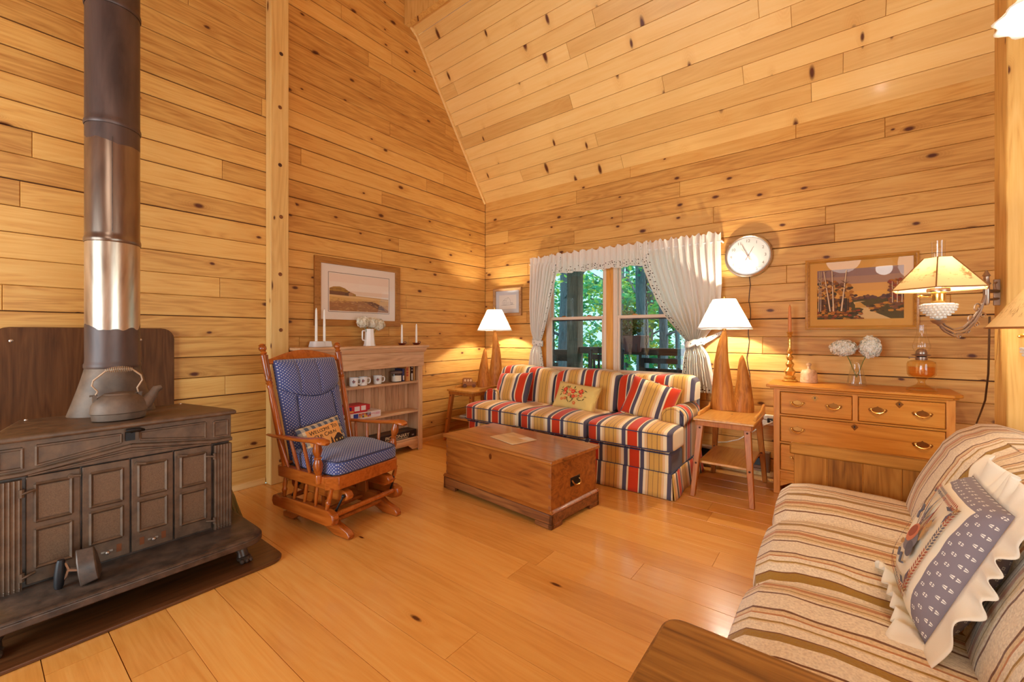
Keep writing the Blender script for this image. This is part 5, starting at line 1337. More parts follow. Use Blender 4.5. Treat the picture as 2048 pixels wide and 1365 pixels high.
# ------------------------------------------------------------------ curtains
cu=thing('window_curtains','cream cotton curtains with eyelet edging tied back at the window','curtains',(1.87,-.07,.7))
m=MB(cu); m.tube([(.80,-.075,2.115),(2.965,-.075,2.115)],.009,8); m.tube([(.80,-.075,2.115),(.80,-.005,2.115)],.009,8); m.tube([(2.965,-.075,2.115),(2.965,-.005,2.115)],.009,8); m.build('rod',P['white'],cu)
def lerp(tab,z):
    for (z0,v0),(z1,v1) in zip(tab,tab[1:]):
        if z0<=z<=z1 or z1<=z<=z0:
            k=(z-z0)/(z1-z0); k=k*k*(3-2*k) if False else k; return v0+(v1-v0)*k
    return tab[-1][1]
def panel(outer,inner,ztop,zbot,folds,side,ztie,seed):
    nu,nv=150,90
    zs=[ztop+(zbot-ztop)*j/nv for j in range(nv+1)]
    def fn(u,v):
        z=ztop+(zbot-ztop)*v; a=lerp(outer,z); b=lerp(inner,z); w=abs(b-a)
        k=math.exp(-((z-ztie)/.09)**2)
        amp=.006+.020*min(1,.42/max(w,.05))*(1-.6*k)
        if z>2.10: amp=.010+.03*(z-2.10)
        ph=folds*2*PI*u
        y=-.085+amp*math.sin(ph+.6*math.sin(3*u+seed))+.005*math.sin(ph*2.3+seed)-.05*(1-k)*max(0,min(1,(ztop-z)/.5))*.4
        x=a+(b-a)*u+.004*math.cos(ph)
        zz=z-(.06*math.sin(PI*u)*0)
        if z<ztie: x+=0
        if z>2.13: zz+= (z-2.13)*.30*math.sin(ph*.37+seed*2)*math.sin(ph*.9); y+=-.02*math.sin(ph*.5+2)*(z-2.13)*10
        return (x,y,zz)
    def uv(u,v):
        z=ztop+(zbot-ztop)*v; w=.62
        e=(1-u)*w*1.0
        eb=(z-zbot)
        d=min(e,eb+.0) if side!='n' else e
        return (z if e<eb else u*.6, d)
    m=MB(cu); m.grid(fn,nu,nv,uv=uv); return m
lo=[(2.25,.80),(2.1,.805),(1.6,.815),(1.35,.835),(1.2,.865),(1.13,.872),(1.05,.84),(.78,.79)]
li_=[(2.25,1.32),(2.05,1.225),(1.85,1.18),(1.6,1.12),(1.4,1.065),(1.27,1.02),(1.18,.975),(1.13,.965),(1.05,.99),(.78,1.04)]
panel(lo,li_,2.19,.79,9,'l',1.16,1).build('left_panel',P['curt'],cu,keepuv=True,ang=80)
ro=[(2.25,2.96),(2.1,2.955),(1.7,2.965),(1.45,2.95),(1.3,2.88),(1.2,2.80),(1.15,2.795),(1.05,2.86),(.70,2.93)]
ri=[(2.25,2.18),(2.1,2.20),(1.95,2.23),(1.75,2.31),(1.6,2.37),(1.42,2.47),(1.28,2.585),(1.19,2.655),(1.15,2.66),(1.05,2.64),(.70,2.61)]
panel(ro,ri,2.20,.705,12,'r',1.17,2).build('right_panel',P['curt'],cu,keepuv=True,ang=80)
m=MB(cu)
def val(u,v):
    z=2.20-.235*v; ph=2*PI*16*u; am=.010+.012*v
    if z>2.12: am=.012+.05*(z-2.12)
    y=-.10+am*math.sin(ph+1.2*math.sin(u*9))+.006*math.sin(ph*2.1)
    zz=z+(.012*math.sin(ph*.7)*(1 if z>2.16 else 0))-.006*math.sin(ph*.35)*v
    return (1.10+1.18*u,y,zz)
m.grid(val,220,20,uv=lambda u,v:(1.18*u*1.6,.235*(1-v)*1.0)); m.build('valance',P['curt'],cu,keepuv=True,ang=80)
for (x0,x1,z,yy,xa,za) in ((.86,.985,1.155,-.11,.80,1.19),(2.655,2.81,1.17,-.13,2.965,1.26)):
    m=MB(cu); cx=(x0+x1)/2; rx=(x1-x0)/2+.012
    def tie(u,v): 
        a=2*PI*u; return (cx+rx*math.cos(a),-.085+.045*math.sin(a),z-.032+.064*v+.02*math.cos(a)*(1 if cx>2 else -.6)+.006*math.sin(7*a))
    m.grid(tie,48,4,cu=True,uv=lambda u,v:(u*.5,.012+.062*v))
    m.grid(lambda u,v:(cx+(rx if cx>2 else -rx)*.9+(xa-cx-(rx if cx>2 else -rx)*.9)*u,-.075+.06*u,z+.015+(za-z)*u+(.06-.03*u)*(v-.5)),6,4,uv=lambda u,v:(u*.2,.012+.062*v))
    m.build('tieback',P['curt'],cu,keepuv=True,solid=.003)

# ------------------------------------------------------------------ dresser
dr=thing('oak_dresser','golden oak dresser with brass bail pulls against the back wall','dresser',(3.91,-.225,.001))
X0,X1=3.408,4.412; YF=-.425
D=P['dress']; DZ=P['dressz']
for x in (X0,X1-.045):
    m=MB(dr); m.box(x,x+.045,YF,-.02,.0,.828); m.build('corner_post',DZ,dr,bev=.004)
m=MB(dr); m.box(X0+.02,X1-.02,YF+.02,-.025,.10,.825); m.build('carcass',DZ,dr)
for z0,z1 in ((.806,.828),(.617,.632),(.400,.416),(.176,.196),(.10,.12)):
    m=MB(dr); m.box(X0+.04,X1-.04,YF-.002 if z1<.8 else YF,YF+.03,z0,z1); m.build('rail',D,dr,bev=.003)
m=MB(dr); m.box(3.893,3.925,YF-.001,YF+.03,.62,.82); m.build('divider',DZ,dr,bev=.003)
m=MB(dr); m.prism([(X0+.045,.176),(X0+.045,.06),(X0+.10,.09),(X0+.16,.12),(X1-.16,.12),(X1-.10,.09),(X1-.045,.06),(X1-.045,.176)],YF+.004,YF+.022,'y'); m.build('apron',D,dr,bev=.003)
def pull(parent,x,z,w=.105):
    m=MB(dr); y=YF-.014
    out=[(-.052,.004),(-.044,.014),(-.03,.010),(-.02,.018),(-.006,.022),(0,.030),(.006,.022),(.02,.018),(.03,.010),(.044,.014),(.052,.004),(.044,-.012),(.03,-.010),(.016,-.022),(.005,-.024),(0,-.033),(-.005,-.024),(-.016,-.022),(-.03,-.010),(-.044,-.012)]
    m.prism([(x+a*w/.105,z+b) for a,b in out],y-.002,y+.0005,'y'); p=m.build('pull_plate',P['abrass'],parent,bev=.0008)
    m=MB(dr)
    pts=[(x-.036,y-.004,z+.006),(x-.036,y-.014,z+.004),(x-.030,y-.020,z-.008),(x-.015,y-.024,z-.016),(x,y-.025,z-.019),(x+.015,y-.024,z-.016),(x+.030,y-.020,z-.008),(x+.036,y-.014,z+.004),(x+.036,y-.004,z+.006)]
    m.tube(pts,[.005,.005,.0045,.005,.0065,.005,.0045,.005,.005],8)
    for s in (-1,1): m.ball((x+s*.036,y-.012,z+.006),.008,10,6)
    m.build('bail',P['brass'],parent); return p
def drawer(x0,x1,z0,z1,pulls,key):
    m=MB(dr); m.box(x0,x1,YF-.014,YF+.006,z0,z1); d=m.build('drawer',D,dr,bev=.005)
    for p in pulls: pull(d,*p)
    if key:
        m=MB(dr); x,z=key; m.prism([(x-.022,z),(x,z+.022),(x+.022,z),(x,z-.028)],YF-.0155,YF-.0135,'y'); m.build('keyhole_plate',P['abrass'],d)
        m=MB(dr); m.prism([(x-.004,z+.006),(x+.004,z+.006),(x+.003,z-.008),(x-.003,z-.008)],YF-.0162,YF-.0154,'y'); m.build('keyhole',P['black2'],d)
drawer(X0+.049,3.891,.635,.803,[(3.565,.724),(3.785,.722)],(3.675,.776))
drawer(3.927,X1-.049,.635,.803,[(4.03,.722),(4.255,.720)],(4.142,.776))
drawer(X0+.049,X1-.049,.419,.614,[(3.565,.522),(4.255,.515)],(3.905,.590))
drawer(X0+.049,X1-.049,.199,.397,[(3.565,.30),(4.255,.30)],(3.905,.37))
m=MB(dr); tp=[(3.36,-.455),(4.405,-.455),(4.452,-.40),(4.452,-.012),(3.36,-.012)]
m.prism(tp,.838,.860,'z'); m.build('top',P['dress'],dr,bev=.006,seg=3)
m=MB(dr); m.prism([(3.385,-.44),(4.40,-.44),(4.432,-.40),(4.432,-.02),(3.385,-.02)],.824,.839,'z'); m.build('top_moulding',D,dr,bev=.004)
DT=.862
cs=thing('brass_candlestick','tall turned brass candlestick at the left end of the dresser','candlestick',(3.495,-.13,DT))
m=MB(); m.lathe([(.056,0),(.058,.006),(.052,.014),(.040,.022),(.046,.034),(.030,.05),(.038,.07),(.042,.085),(.030,.10),(.020,.115),(.028,.130),(.033,.145),(.022,.16),(.015,.172),(.024,.186),(.027,.20),(.016,.215),(.012,.225),(.021,.238),(.023,.25),(.013,.265),(.011,.30),(.015,.315),(.011,.325),(.012,.365),(.019,.378),(.016,.388),(.026,.412),(.024,.412),(.012,.395),(0,.392)],seg=28); m.build('stem',P['brass'],cs)
taper(3.495,-.13,DT+.393,.245,'terracotta taper candle in the brass candlestick on the dresser',None,'candleo',.0125)
jr=thing('wooden_jar','small turned wooden mould with a knobbed plunger on the dresser','wooden jar',(3.625,-.135,DT))
m=MB(); m.lathe([(.060,0),(.061,.008),(.056,.06),(.057,.07),(.053,.085),(.048,.092),(0,.092)],seg=28); m.build('cup',P['book'],jr)
m=MB(); m.lathe([(.048,.092),(.044,.10),(.016,.106),(.010,.112),(.009,.13),(.017,.140),(.018,.150),(.010,.158),(0,.16)],seg=20); m.build('plunger',P['book'],jr)
vs=thing('glass_vase','clear flared glass vase of white hydrangeas on the dresser','vase',(3.925,-.155,DT))
m=MB(); m.lathe([(.056,0),(.058,.006),(.055,.03),(.042,.10),(.032,.155),(.033,.175),(.044,.195),(.043,.196),(.030,.176),(.029,.155),(.039,.10),(.051,.03),(.050,.014),(0,.012)],seg=40,rad=lambda a,z:1+.05*math.cos(6*a)); m.build('body',P['cglass'],vs)
R=random.Random(14)
bloom((3.845,-.15,DT+.285),(.085,.075,.06),330,P['hyd'],(3.925,-.155,DT+.06),'left full white hydrangea head in the clear vase','white hydrangeas in the vase',R)
bloom((4.005,-.155,DT+.295),(.062,.07,.082),330,P['hyd'],(3.925,-.155,DT+.06),'right full white hydrangea head in the clear vase','white hydrangeas in the vase',R)
ol=thing('oil_lamp','amber glass oil lamp with a tall clear chimney at the right end of the dresser','oil lamp',(4.27,-.27,DT))
m=MB(); m.lathe([(.078,0),(.080,.006),(.070,.018),(.045,.032),(.024,.045),(.018,.06),(.022,.075),(.034,.088),(.062,.096),(.073,.112),(.075,.15),(.075,.185),(.070,.200),(.05,.210),(.03,.215)],seg=36,rad=lambda a,z:1+(.02*math.cos(8*a) if z<.03 or z>.09 else 0)); m.build('glass_font',P['aglass'],ol)
m=MB(); m.lathe([(.05,.10),(.068,.115),(.069,.165),(0,.165)],seg=28); m.build('oil',P['oil'],ol)
m=MB(); m.lathe([(.03,.213),(.032,.218),(.032,.232),(.024,.236),(.05,.244),(.052,.248),(.030,.256),(.030,.27),(.022,.285),(.012,.292),(0,.293)],seg=28); m.tube([(-.03,0,.228),(-.06,0,.228)],.003,6); m.ball((-.062,0,.228),(.004,.009,.009),10,6); m.build('burner',P['silver'],ol)
m=MB(); m.lathe([(.032,.258),(.036,.27),(.046,.295),(.047,.315),(.038,.35),(.026,.40),(.0235,.44),(.025,.455)],seg=32,cap=False); m.build('chimney',P['cglass'],ol)

# ------------------------------------------------------------------ bracket lamps
def bracket_lamp(x,y,z,label,mount,nside,power,rot,arm=True,cone=False):
    t=thing('bracket_lamp',label,'wall lamp',(x,y,z),0)
    m=MB()
    m.lathe([(.006,-.145),(.014,-.14),(.03,-.125),(.05,-.105),(.061,-.085),(.0615,-.072),(.052,-.066),(.02,-.064),(0,-.064)],seg=36)
    for j in range(6):
        zz=-.132+.0115*j; rr=[.024,.038,.049,.057,.061,.062][j]; n=int(10+j*4)
        for k in range(n):
            a=2*PI*(k+.5*(j%2))/n; m.ball((rr*math.cos(a),rr*math.sin(a),zz),.0058,6,4)
    m.build('hobnail_font',P['milk'],t)
    m=MB(); m.lathe([(.022,-.066),(.026,-.06),(.026,-.02),(.030,-.016),(.026,-.01),(.014,-.006)],seg=24); m.tube([(-.026,0,-.035),(-.055,.0,-.03)],.003,6); m.ball((-.062,0,-.03),(.012,.003,.008),10,6); bn=m.build('burner',P['brass'],t)
    m=MB(); m.lathe([(.040,-.012),(.042,-.005),(.040,.006)],seg=24,cap=False); m.build('gallery',P['silver'],bn)
    rb,rt,z0,z1=(.182,.056,.0,.150) if nside<12 else (.150,.05,.0,.15)
    m=MB(); seg=nside
    L_=m.bm.loops.layers.uv.verify()
    for k in range(seg):
        a0,a1=rot+2*PI*k/seg,rot+2*PI*(k+1)/seg
        f=m.poly([(rb*math.cos(a0),rb*math.sin(a0),z0),(rb*math.cos(a1),rb*math.sin(a1),z0),(rt*math.cos(a1),rt*math.sin(a1),z1),(rt*math.cos(a0),rt*math.sin(a0),z1)])
        for l,q in zip(f.loops,((0,0),(.17,0),(.11,.17),(.05,.17))): l[L_].uv=(q[0]+k*.31,q[1])
    sh=m.build('lamp_shade',P['parch'],t,keepuv=True,smooth=not(nside<12))
    m=MB()
    if nside<12:
        for k in range(seg):
            a0=rot+2*PI*k/seg; m.tube([(rb*math.cos(a0),rb*math.sin(a0),z0),(rt*math.cos(a0),rt*math.sin(a0),z1)],.0028,6)
    m.tube([(rb*math.cos(rot+2*PI*k/seg),rb*math.sin(rot+2*PI*k/seg),z0) for k in range(seg)],.0028,6,closed=True); m.build('seam_braid',P['parchtrim'],sh)
    m=MB(); m.lathe([(.020,-.005),(.028,.02),(.030,.05),(.025,.10),(.0235,.14),(.0245,.225),(.026,.232)],seg=28,cap=False); m.build('chimney',P['cglass'],t)
    m=MB(); m.lathe([(.006,-.0),(.012,.015),(.016,.035),(.011,.055),(0,.06)],seg=14); m.build('bulb',P['bulb'],t)
    # cast scroll arm to the mount
    M_=Vector(mount)-Vector((x,y,z)); d=Vector((M_.x,M_.y,0)); Ln=d.length; e=d.normalized()
    def pt(s,h): return tuple(e*s+Vector((0,0,h)))
    m=MB(); m.lathe([(.012,-.150),(.03,-.146),(.02,-.158),(.008,-.165),(0,-.17)],seg=16)
    m.build('font_cup',P['silver'],t)
    P1=Ln-.085
    m=MB()
    for o_,r_ in ((0,.007),(.016,.005),(-.014,.005)):
        m.tube([pt(.0+abs(o_),-.165+o_),pt(.04,-.185+o_),pt(P1*.30,-.205+o_),pt(P1*.52,-.195+o_),pt(P1*.72,-.150+o_*1.2),pt(P1*.86,-.10+o_),pt(P1*.94,-.045),pt(P1,-.01)],r_,8)
    for s_,h_,q in ((.10,-.215,.016),(P1*.42,-.222,.018),(P1*.6,-.20,.016),(P1*.66,-.14,.022),(P1*.78,-.165,.02),(P1*.8,-.085,.026),(P1*.92,-.12,.018)):
        m.tube([pt(s_+q*math.cos(a)*(1-a/9),h_+q*math.sin(a)*(1-a/9)) for a in [i*.5 for i in range(14)]],.0035,6)
    m.build('scroll_arm',P['silver'],t)
    m=MB(); m.at(T(Vector(pt(P1,0)))); m.lathe([(.006,-.07),(.012,-.06),(.012,.03),(.017,.036),(.012,.042),(.0105,.07),(.015,.076),(.010,.085),(.005,.098),(0,.104)],seg=16); m.build('pivot_post',P['silver'],t)
    m=MB(); m.tube([pt(P1,.0),pt(Ln,.0)],.009,8); m.tube([pt(P1,-.045),pt(Ln,-.035)],.006,8); m.tube([pt(Ln-.03,.01),pt(Ln-.035,.035),pt(Ln-.02,.045)],.005,6); m.build('bracket_bar',P['silver'],t)
    m=MB(); b=Vector(pt(Ln-.006,-.01)); nx=(abs(e.x)>abs(e.y)) if True else 0
    m.box(b.x-.006 if nx else b.x-.018,b.x+.006 if nx else b.x+.018,b.y-.018 if nx else b.y-.006,b.y+.018 if nx else b.y+.006,b.z-.06,b.z+.07); m.build('wall_plate',P['silver'],t,bev=.003)
    li=bpy.data.lights.new('lamp_glow','POINT'); li.energy=power; li.color=(1,.91,.72); li.shadow_soft_size=.02
    o=bpy.data.objects.new('lamp_glow',li); COL.objects.link(o); o.parent=t; o.location=(0,0,.085)
    return t
bracket_lamp(4.186,-1.49,1.465,'kerosene style bracket lamp with a six panel parchment shade, left of the big post',(4.44,-1.20,1.40),6,12,.35)
bracket_lamp(4.385,-2.03,1.275,'parchment cone shade lamp cropped by the right edge of the photo',(4.53,-1.305,1.20),40,1.2,0)
m=MB(); R=random.Random(1)
m.tube([(4.40,-1.235,1.34),(4.405,-1.2,1.2),(4.42,-1.11,1.05),(4.43,-1.0,.9),(4.46,-.75,.80),(4.5,-.4,.66),(4.52,-.12,.45),(4.53,-.03,.3)],.0042,6)
tag(m.build('lamp_cord',P['cord']),'dark cord hanging from the bracket lamp on the post','cord')
# fluted glass ceiling light at the right edge
cl=thing('ceiling_light','fluted white glass ceiling light shade cropped at the upper right edge','ceiling light',(4.27,-2.62,2.1))
m=MB(); c=Vector((4.27,-2.62,2.10))
m=MB(); m.lathe([(.03,.16),(.045,.14),(.062,.09),(.088,.03),(.115,-.0),(.13,-.012)],seg=72,cap=False,rad=lambda a,z:1+(.05 if z<.05 else .02)*math.cos(12*a)); m.build('glass_shade',P['milk'],cl,solid=.003)
m=MB(); m.lathe([(.034,.15),(.036,.19),(.02,.21)],seg=20); m.tube([(0,0,.2),(0,0,ZT-2.1)],.012,10); m.build('stem',P['brass'],cl)
m=MB(); m.lathe([(.05,ZT-2.1-.04),(.07,ZT-2.1-.02),(.07,ZT-2.1)],seg=24); m.build('canopy',P['brass'],cl)
m=MB(); m.lathe([(.012,.13),(.028,.09),(.03,.06),(.016,.04),(0,.035)],seg=16); m.build('bulb',P['bulb'],cl)
li=bpy.data.lights.new('ceiling_glow','POINT'); li.energy=CLP if 'CLP' in globals() else 60; li.color=(1,.92,.80); li.shadow_soft_size=.08
o=bpy.data.objects.new('ceiling_glow',li); COL.objects.link(o); o.parent=cl; o.location=(0,0,-.03)

# ------------------------------------------------------------------ woven loveseat
lv=thing('woven_sofa','oak ended sofa in cream and brown woven tweed along the right side','sofa',(4.0,-2.3,.001))
YA,YB=-1.385,-3.20
def seat(u,v):
    y=YA+(YB-YA)*u
    # profile: v=0 back of seat .. front edge .. down the front
    prof=[(4.16,.415),(4.0,.428),(3.8,.436),(3.68,.432),(3.60,.415),(3.555,.375),(3.545,.32),(3.55,.22),(3.555,.12)]
    k=v*(len(prof)-1); i=min(int(k),len(prof)-2); f=k-i
    x=prof[i][0]*(1-f)+prof[i+1][0]*f; z=prof[i][1]*(1-f)+prof[i+1][1]*f
    q=abs(math.sin(PI*(y-YA)/(.607)))
    top=max(0,min(1,(z-.3)/.1))
    z+=(-.030*(1-q)**2.2+.012*q)*top; x+=.028*(1-q)**2.2*(1-top*.35)
    z+=.006*noise.noise((x*7,y*7,1))*top
    e=min(y-YB,YA-y)
    z-=.03*math.exp(-e/.03)
    return (x,y,z)
m=MB(lv); m.grid(seat,120,40); m.build('seat_cushion',P['woven'],lv)
m=MB(lv); m.box(3.58,4.45,YB+.01,YA-.01,.10,.36); m.build('seat_base',P['armw'],lv)
def back(u,v):
    y=YA+.01+(YB-YA-.02)*u
    prof=[(4.06,.40),(4.085,.46),(4.12,.55),(4.165,.65),(4.205,.74),(4.245,.80),(4.305,.838),(4.37,.845),(4.44,.825),(4.475,.77),(4.485,.6),(4.485,.2)]
    k=v*(len(prof)-1); i=min(int(k),len(prof)-2); f=k-i
    x=prof[i][0]*(1-f)+prof[i+1][0]*f; z=prof[i][1]*(1-f)+prof[i+1][1]*f
    q=abs(math.sin(PI*(y-YA)/.607)); fr=1 if v<.55 else .3
    x+=(.03*(1-q)**2.2-.03*q*math.sin(PI*min(1,v/.5)))*fr; z+=.008*q*(1 if v>.35 else 0)
    z+=.006*noise.noise((x*6,y*6,3))
    e=min(y-YB,YA-y); s=math.exp(-e/.035)
    x+=.03*s*fr; z-=.03*s*(1 if z>.6 else 0)
    return (x,y,z)
m=MB(lv); m.grid(back,120,60); m.build('back_cushion',P['wovenb'],lv)
for ya in (YA,):
    m=MB(lv); m.prism(rrect(3.585,4.40,.555,.625,.022,4,(0,1,0,0)),ya,ya+.034,'y'); m.build('arm_top_rail',P['armw'],lv,bev=.008,seg=3)
    m=MB(lv)
    for i in range(5):
        x=3.605+.155*i; m.box(x+.001,x+.154,ya+.008,ya+.026,.12,.556)
    m.build('arm_panel',P['armz'],lv,bev=.002)
    for x in (3.59,4.33):
        m=MB(lv); m.box(x,x+.05,ya-.002 if ya<-2 else ya+.002,ya+.032,0,.56 if x>4 else .14); m.build('leg',P['armz'],lv,bev=.004)
et=thing('end_table','worn dark oak end table with rounded corners in the near foreground','end table',(3.78,-3.60,.001))
m=MB(et); m.prism(rrect(3.465,4.12,-3.90,-3.242,.045),.522,.55); m.build('top',P['endt'],et,bev=.008,seg=3)
m=MB(et); m.box(3.52,4.07,-3.85,-3.29,.44,.522); m.build('apron',P['endt'],et,bev=.003)
for x in (3.53,4.02):
    for y in (-3.84,-3.34):
        m=MB(et); m.box(x,x+.045,y,y+.045,0,.45); m.build('leg',P['endt'],et,bev=.004)
# ruffled pillow
def rufmat():
    t=NT('cream_printed_cotton'); tc=t.n('TexCoord'); sp=t.n('SeparateXYZ',{0:tc.outputs['UV']})
    x,y=sp.outputs[0],sp.outputs[1]
    band=t.math('MAXIMUM',t.math('GREATER_THAN',x,.150),t.math('GREATER_THAN',y,.150))
    S=1/.032; u=t.math('MULTIPLY',t.math('ADD',x,y),S); v=t.math('MULTIPLY',t.math('SUBTRACT',x,y),S)
    fa=t.math('ABSOLUTE',t.math('SUBTRACT',t.math('FRACT',t.math('ADD',u,50)),.5)); fb=t.math('ABSOLUTE',t.math('SUBTRACT',t.math('FRACT',t.math('ADD',v,50)),.5))
    d=t.math('ADD',fa,fb); 
    dd=t.math('ABSOLUTE',t.math('SUBTRACT',t.math('SQRT',t.math('ADD',t.math('MULTIPLY',fa,fa),t.math('MULTIPLY',fb,fb))),.13))
    pet=t.math('MULTIPLY',t.math('LESS_THAN',dd,.075),t.math('GREATER_THAN',t.math('ABSOLUTE',t.math('SUBTRACT',fa,fb)),.06))
    bc=t.mix(pet,srgb(140,128,134),srgb(244,236,224))
    n=t.n('TexNoise',{'Vector':tc.outputs['Object'],'Scale':300,'Detail':2}).outputs[0]
    t.set(col=t.mix(band,srgb(246,230,202),bc),rough=.85,spec=.2); t.bump(n,.2,.001); return t.m
P['cream']=cloth('cream_ruffle_cotton',srgb(248,236,214),bump=.15).m
rp=thing('ruffled_pillow','cream ruffled pillow with a printed goose scene and grey floral band on the woven sofa','pillow')
e1=Vector((.005,-.49,.0)); e2=Vector((.16,.13,.30))
cc=Vector((4.07,-2.545,.615))
Mr=frame3(cc,e1,e2); ex=e1.normalized(); ey=(Mr.to_3x3()@Vector((0,1,0)))
shx=e2.dot(ex); shy=e2.dot(ey)       # the pillow sags: the top leans along the sofa
place(rp,Mr)
W_,H_=.40,.385
def sag(p): return (p[0]+p[1]*shx/.40*.75, p[1], p[2])
m=MB(); m.M=Matrix(((1,shx/.42,0,0),(0,1,0,0),(0,0,1,0),(0,0,0,1)))
fp=pillow(m,W_,H_,.15,28,.03,wr=.010,seed=7); m.build('cover',rufmat(),rp,keepuv=True,ang=80)
SH=Matrix(((1,shx/.42,0,0),(0,1,0,0),(0,0,1,0),(0,0,0,1)))
m=MB(); m.M=SH.copy(); N=360
def edge(s):
    s=(s%1)*4; k=int(s); f=s-k; a,b=[(f,0),(1,f),(1-f,1),(0,1-f)][k]; return Vector(fp(a,b,1))
def ruf(u,v):
    p=edge(u); nx=max(-1,min(1,p.x/(W_/2))); ny=max(-1,min(1,p.y/(H_/2)))
    s=(u%1)*4; k=int(s); f=s-k
    d=[Vector((0,-1,0)),Vector((1,0,0)),Vector((0,1,0)),Vector((-1,0,0))]
    c0=d[k]; 
    if f<.12: c0=(d[k]*(.5+f/.24)+d[k-1]*(.5-f/.24))
    if f>.88: c0=(d[k]*(.5+(1-f)/.24)+d[(k+1)%4]*(.5-(1-f)/.24))
    if k==0: c0=c0*.15+Vector((0,0,.95))*min(1,f/.12,(1-f)/.12)
    c0.normalize(); corner=1+.25*max(0,1-min(f,1-f)/.12)
    ph=2*PI*23*u
    pd=Vector((0,0,1))-c0*c0.z
    if pd.length<.35: pd=Vector((0,1,0))
    pd.normalize(); wd=.078 if k else .06
    return p+c0*(v*wd*corner*(1+.05*math.sin(ph*.37)))+pd*(v*(.012*math.sin(ph+2*math.sin(u*31))+.010*math.sin(ph*.31+1))-(.012*v if k else 0))
m.grid(ruf,N,6,cu=True); m.build('ruffle',P['cream'],rp,solid=.002)
m=MB(); m.M=SH.copy()
def zr(x,y): 
    a,b=2*x/W_,2*y/H_; return .075*((1-a**4)*(1-b**4))**.55+.0095
mats=[plain('print_rust',srgb(168,86,60),.9),plain('print_grey',srgb(132,124,130),.9),plain('print_brown',srgb(136,92,60),.9),plain('print_slate',srgb(104,98,106),.9),plain('print_tan',srgb(196,150,96),.9),plain('print_coral',srgb(214,128,92),.9)]
R=random.Random(17)
def leaf(x,y,a,l,w,mi): 
    m.mi=mi; dx,dy=math.cos(a),math.sin(a)
    m.poly([(p,q,zr(p,q)) for p,q in ((x,y),(x+dx*l*.5-dy*w,y+dy*l*.5+dx*w),(x+dx*l,y+dy*l),(x+dx*l*.5+dy*w,y+dy*l*.5-dx*w))])
# sprig border on four sides
def sprig(x0,y0,x1,y1):
    n=26; a=math.atan2(y1-y0,x1-x0)
    for i in range(n):
        f=i/(n-1); x,y=x0+(x1-x0)*f,y0+(y1-y0)*f; mi=[0,0,0,3,3,0,2][i//4%7]
        leaf(x,y,a+.8,.016,.0032,mi); leaf(x,y,a-.8,.016,.0032,mi)
        if i%7==3: leaf(x,y,a+2.2,.014,.004,3)
sprig(-.13,-.135,.125,-.135); sprig(.125,-.125,.125,.12); sprig(.115,.125,-.13,.125); sprig(-.135,.12,-.135,-.12)
for sx,sy in ((.115,.115),(.115,-.12),(-.12,-.12),(-.12,.115)):
    leaf(sx,sy,math.atan2(-sy,-sx)+.7,.045,.007,3); leaf(sx,sy,math.atan2(-sy,-sx)-.7,.045,.007,3); leaf(sx,sy,math.atan2(sy,sx),.02,.007,4)
# a plump bird with reeds behind
def el(cx,cy,rx,ry,mi,rot=0,n=20,dz=0):
    m.mi=mi; pts=[]
    for i in range(n):
        a=2*PI*i/n; px,py=rx*math.cos(a),ry*math.sin(a); x=cx+px*math.cos(rot)-py*math.sin(rot); y=cy+px*math.sin(rot)+py*math.cos(rot); pts.append((x,y,zr(x,y)+.0004+dz))
    m.poly(pts)
for i in range(18): leaf(.0+R.uniform(-.03,.05),.0+R.uniform(-.03,.02),R.uniform(.8,2.2),R.uniform(.07,.12),.003,R.choice([2,1,3,0]))
el(.01,-.035,.052,.030,1,.3,dz=.0002); el(.035,-.05,.035,.02,3,-.1,dz=.0004); el(-.012,-.015,.042,.028,5,.5,dz=.0006); el(-.018,-.012,.03,.018,0,.5,dz=.0008); el(.055,.015,.011,.028,4,.3,dz=.0006); el(.062,.045,.013,.012,4,0,dz=.0008); el(-.05,-.06,.02,.008,4,.2,dz=.0002)
for pts in ([(-.06,.02),(-.075,.035),(-.06,.05),(-.08,.06)],[(-.04,-.08),(-.02,-.095),(.0,-.08),(.02,-.1),(.05,-.09)]): m.mi=3; m.tube([(x,y,zr(x,y)) for x,y in pts],.003,4)
m.build('printed_picture',mats,rp,smooth=False)

# ------------------------------------------------------------------ small wall things at the floor
ht=thing('baseboard_heater','low brown baseboard heater on the back wall behind the side table','heater',(3.05,-.05,.02))
m=MB(ht); m.box(2.2,3.30,-.075,-.002,.05,.075); m.box(2.2,3.30,-.02,-.002,.07,.20); m.box(2.2,3.30,-.075,-.02,.18,.20); m.build('housing',plain('heater_tan',srgb(150,116,84),.5,.2),ht,bev=.003)
m=MB(ht); m.box(2.22,3.28,-.07,-.022,.09,.165); m.build('fins',P['black'],ht)
m=MB(ht); m.box(2.2,3.28,-.078,-.070,.078,.105); m.build('front_panel',plain('heater_brown',srgb(124,84,56),.45,.2),ht,bev=.002)
m=MB(ht); m.box(3.28,3.345,-.08,-.002,.05,.22); m.build('end_cap',plain('heater_cap',srgb(140,110,84),.5,.2),ht,bev=.004)
m=MB(ht); m.at(ht and T((.245,-.032,.15))@RX(PI/2)); m.lathe([(.02,0),(.018,.012),(0,.013)],seg=18); m.M=Matrix.Identity(4)
o=m.build('thermostat_knob',P['wplast'],ht)
ob=thing('outlet_strip','white surface outlet strip on the back wall beside the dresser','outlet',(3.29,-.02,.5))
m=MB(ob); m.box(3.19,3.395,-.034,-.002,.455,.545); m.build('housing',P['wplast'],ob,bev=.005)
for x in (3.235,3.345):
    m=MB(ob); m.box(x-.02,x+.02,-.036,-.033,.47,.53); m.build('socket',plain('socket_ivory',srgb(226,212,186),.4),ob)
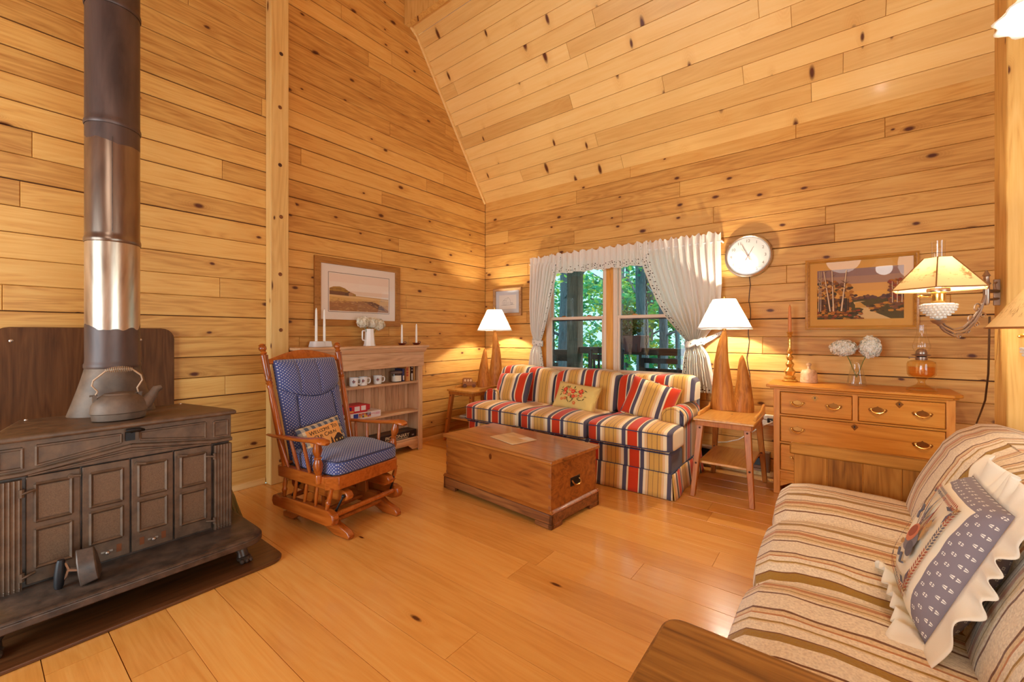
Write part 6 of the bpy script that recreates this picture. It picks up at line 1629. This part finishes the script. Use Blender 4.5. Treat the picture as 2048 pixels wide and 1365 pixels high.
m=MB(); m.tube([(3.345,-.055,.50),(3.37,-.085,.50),(3.30,-.10,.46),(3.2,-.08,.38),(3.1,-.06,.3),(3.0,-.045,.26),(2.9,-.04,.24)],.005,6); tag(m.build('white_cord',P['wplast']),'white electric cord running down behind the side table','cord')
m=MB(); m.box(3.325,3.365,-.06,-.036,.482,.52); tag(m.build('wall_plug',P['black2'],bev=.004),'dark plug in the white outlet strip beside the dresser','plug')
m=MB(); m.tube([(3.18,-.008,.61),(3.2,-.02,.56),(3.24,-.05,.53),(3.30,-.06,.51),(3.33,-.05,.505)],.0028,6); tag(m.build('plug_cord',P['cord']),'thin dark cord ending at the white outlet strip','cord')

# ------------------------------------------------------------------ light, sky, camera
def area(name,loc,rot,sx,sy,e,col):
    l=bpy.data.lights.new(name,'AREA'); l.shape='RECTANGLE'; l.size=sx; l.size_y=sy; l.energy=e; l.color=col
    o=bpy.data.objects.new(name,l); COL.objects.link(o); o.location=loc; o.rotation_euler=rot; return o
# area lights added as daylight and fill at openings in the unseen walls
area('daylight_fill_front',(1.7,-7.15,1.3),(math.radians(90),0,0),2.3,2.2,DAY[0],(.80,.90,1.0))
area('daylight_fill_right',(6.75,-3.9,1.35),(math.radians(90),0,math.radians(90)),2.5,1.9,DAY[1],(.80,.90,1.0))
sn=bpy.data.lights.new('hazy_sun','SUN'); sn.energy=DAY[2]; sn.angle=math.radians(25); sn.color=(.86,.97,1)
so_=bpy.data.objects.new('hazy_sun',sn); COL.objects.link(so_); so_.location=(3,6,12); so_.rotation_euler=Vector((-.35,-.25,-.9)).to_track_quat('-Z','Y').to_euler()
# unseen point lights added out of frame to fill the room
for i,(x,y,z) in enumerate(((4.7,-3.3,2.2),(3.9,-5.2,2.6),(2.4,-4.8,2.6))):
    l=bpy.data.lights.new('fill_point','POINT'); l.energy=FILL[i]; l.color=(1,.94,.84); l.shadow_soft_size=.25
    o=bpy.data.objects.new('fill_point',l); COL.objects.link(o); o.location=(x,y,z)
w=bpy.data.worlds.new('world'); SC.world=w; w.use_nodes=True
bg=w.node_tree.nodes['Background']; bg.inputs[0].default_value=(.40,.82,.90,1); bg.inputs[1].default_value=WORLD
ca=bpy.data.cameras.new('camera'); ca.sensor_width=36; ca.lens=838/2048*36; ca.shift_y=-12.5/2048; ca.clip_start=.05
co=bpy.data.objects.new('camera',ca); COL.objects.link(co); co.location=(3.80,-4.315,1.25); co.rotation_euler=(PI/2,0,math.atan2(648,838)); SC.camera=co
SC.view_settings.view_transform='Standard'; SC.view_settings.look='None'; SC.view_settings.gamma=1; SC.view_settings.use_curve_mapping=False; SC.view_settings.exposure=EXPO
try:
    SC.cycles.max_bounces=7; SC.cycles.diffuse_bounces=4; SC.cycles.glossy_bounces=3; SC.cycles.transparent_max_bounces=12; SC.cycles.transmission_bounces=6
    SC.cycles.caustics_reflective=False; SC.cycles.caustics_refractive=False; SC.cycles.sample_clamp_indirect=6; SC.cycles.use_denoising=True
except Exception: pass
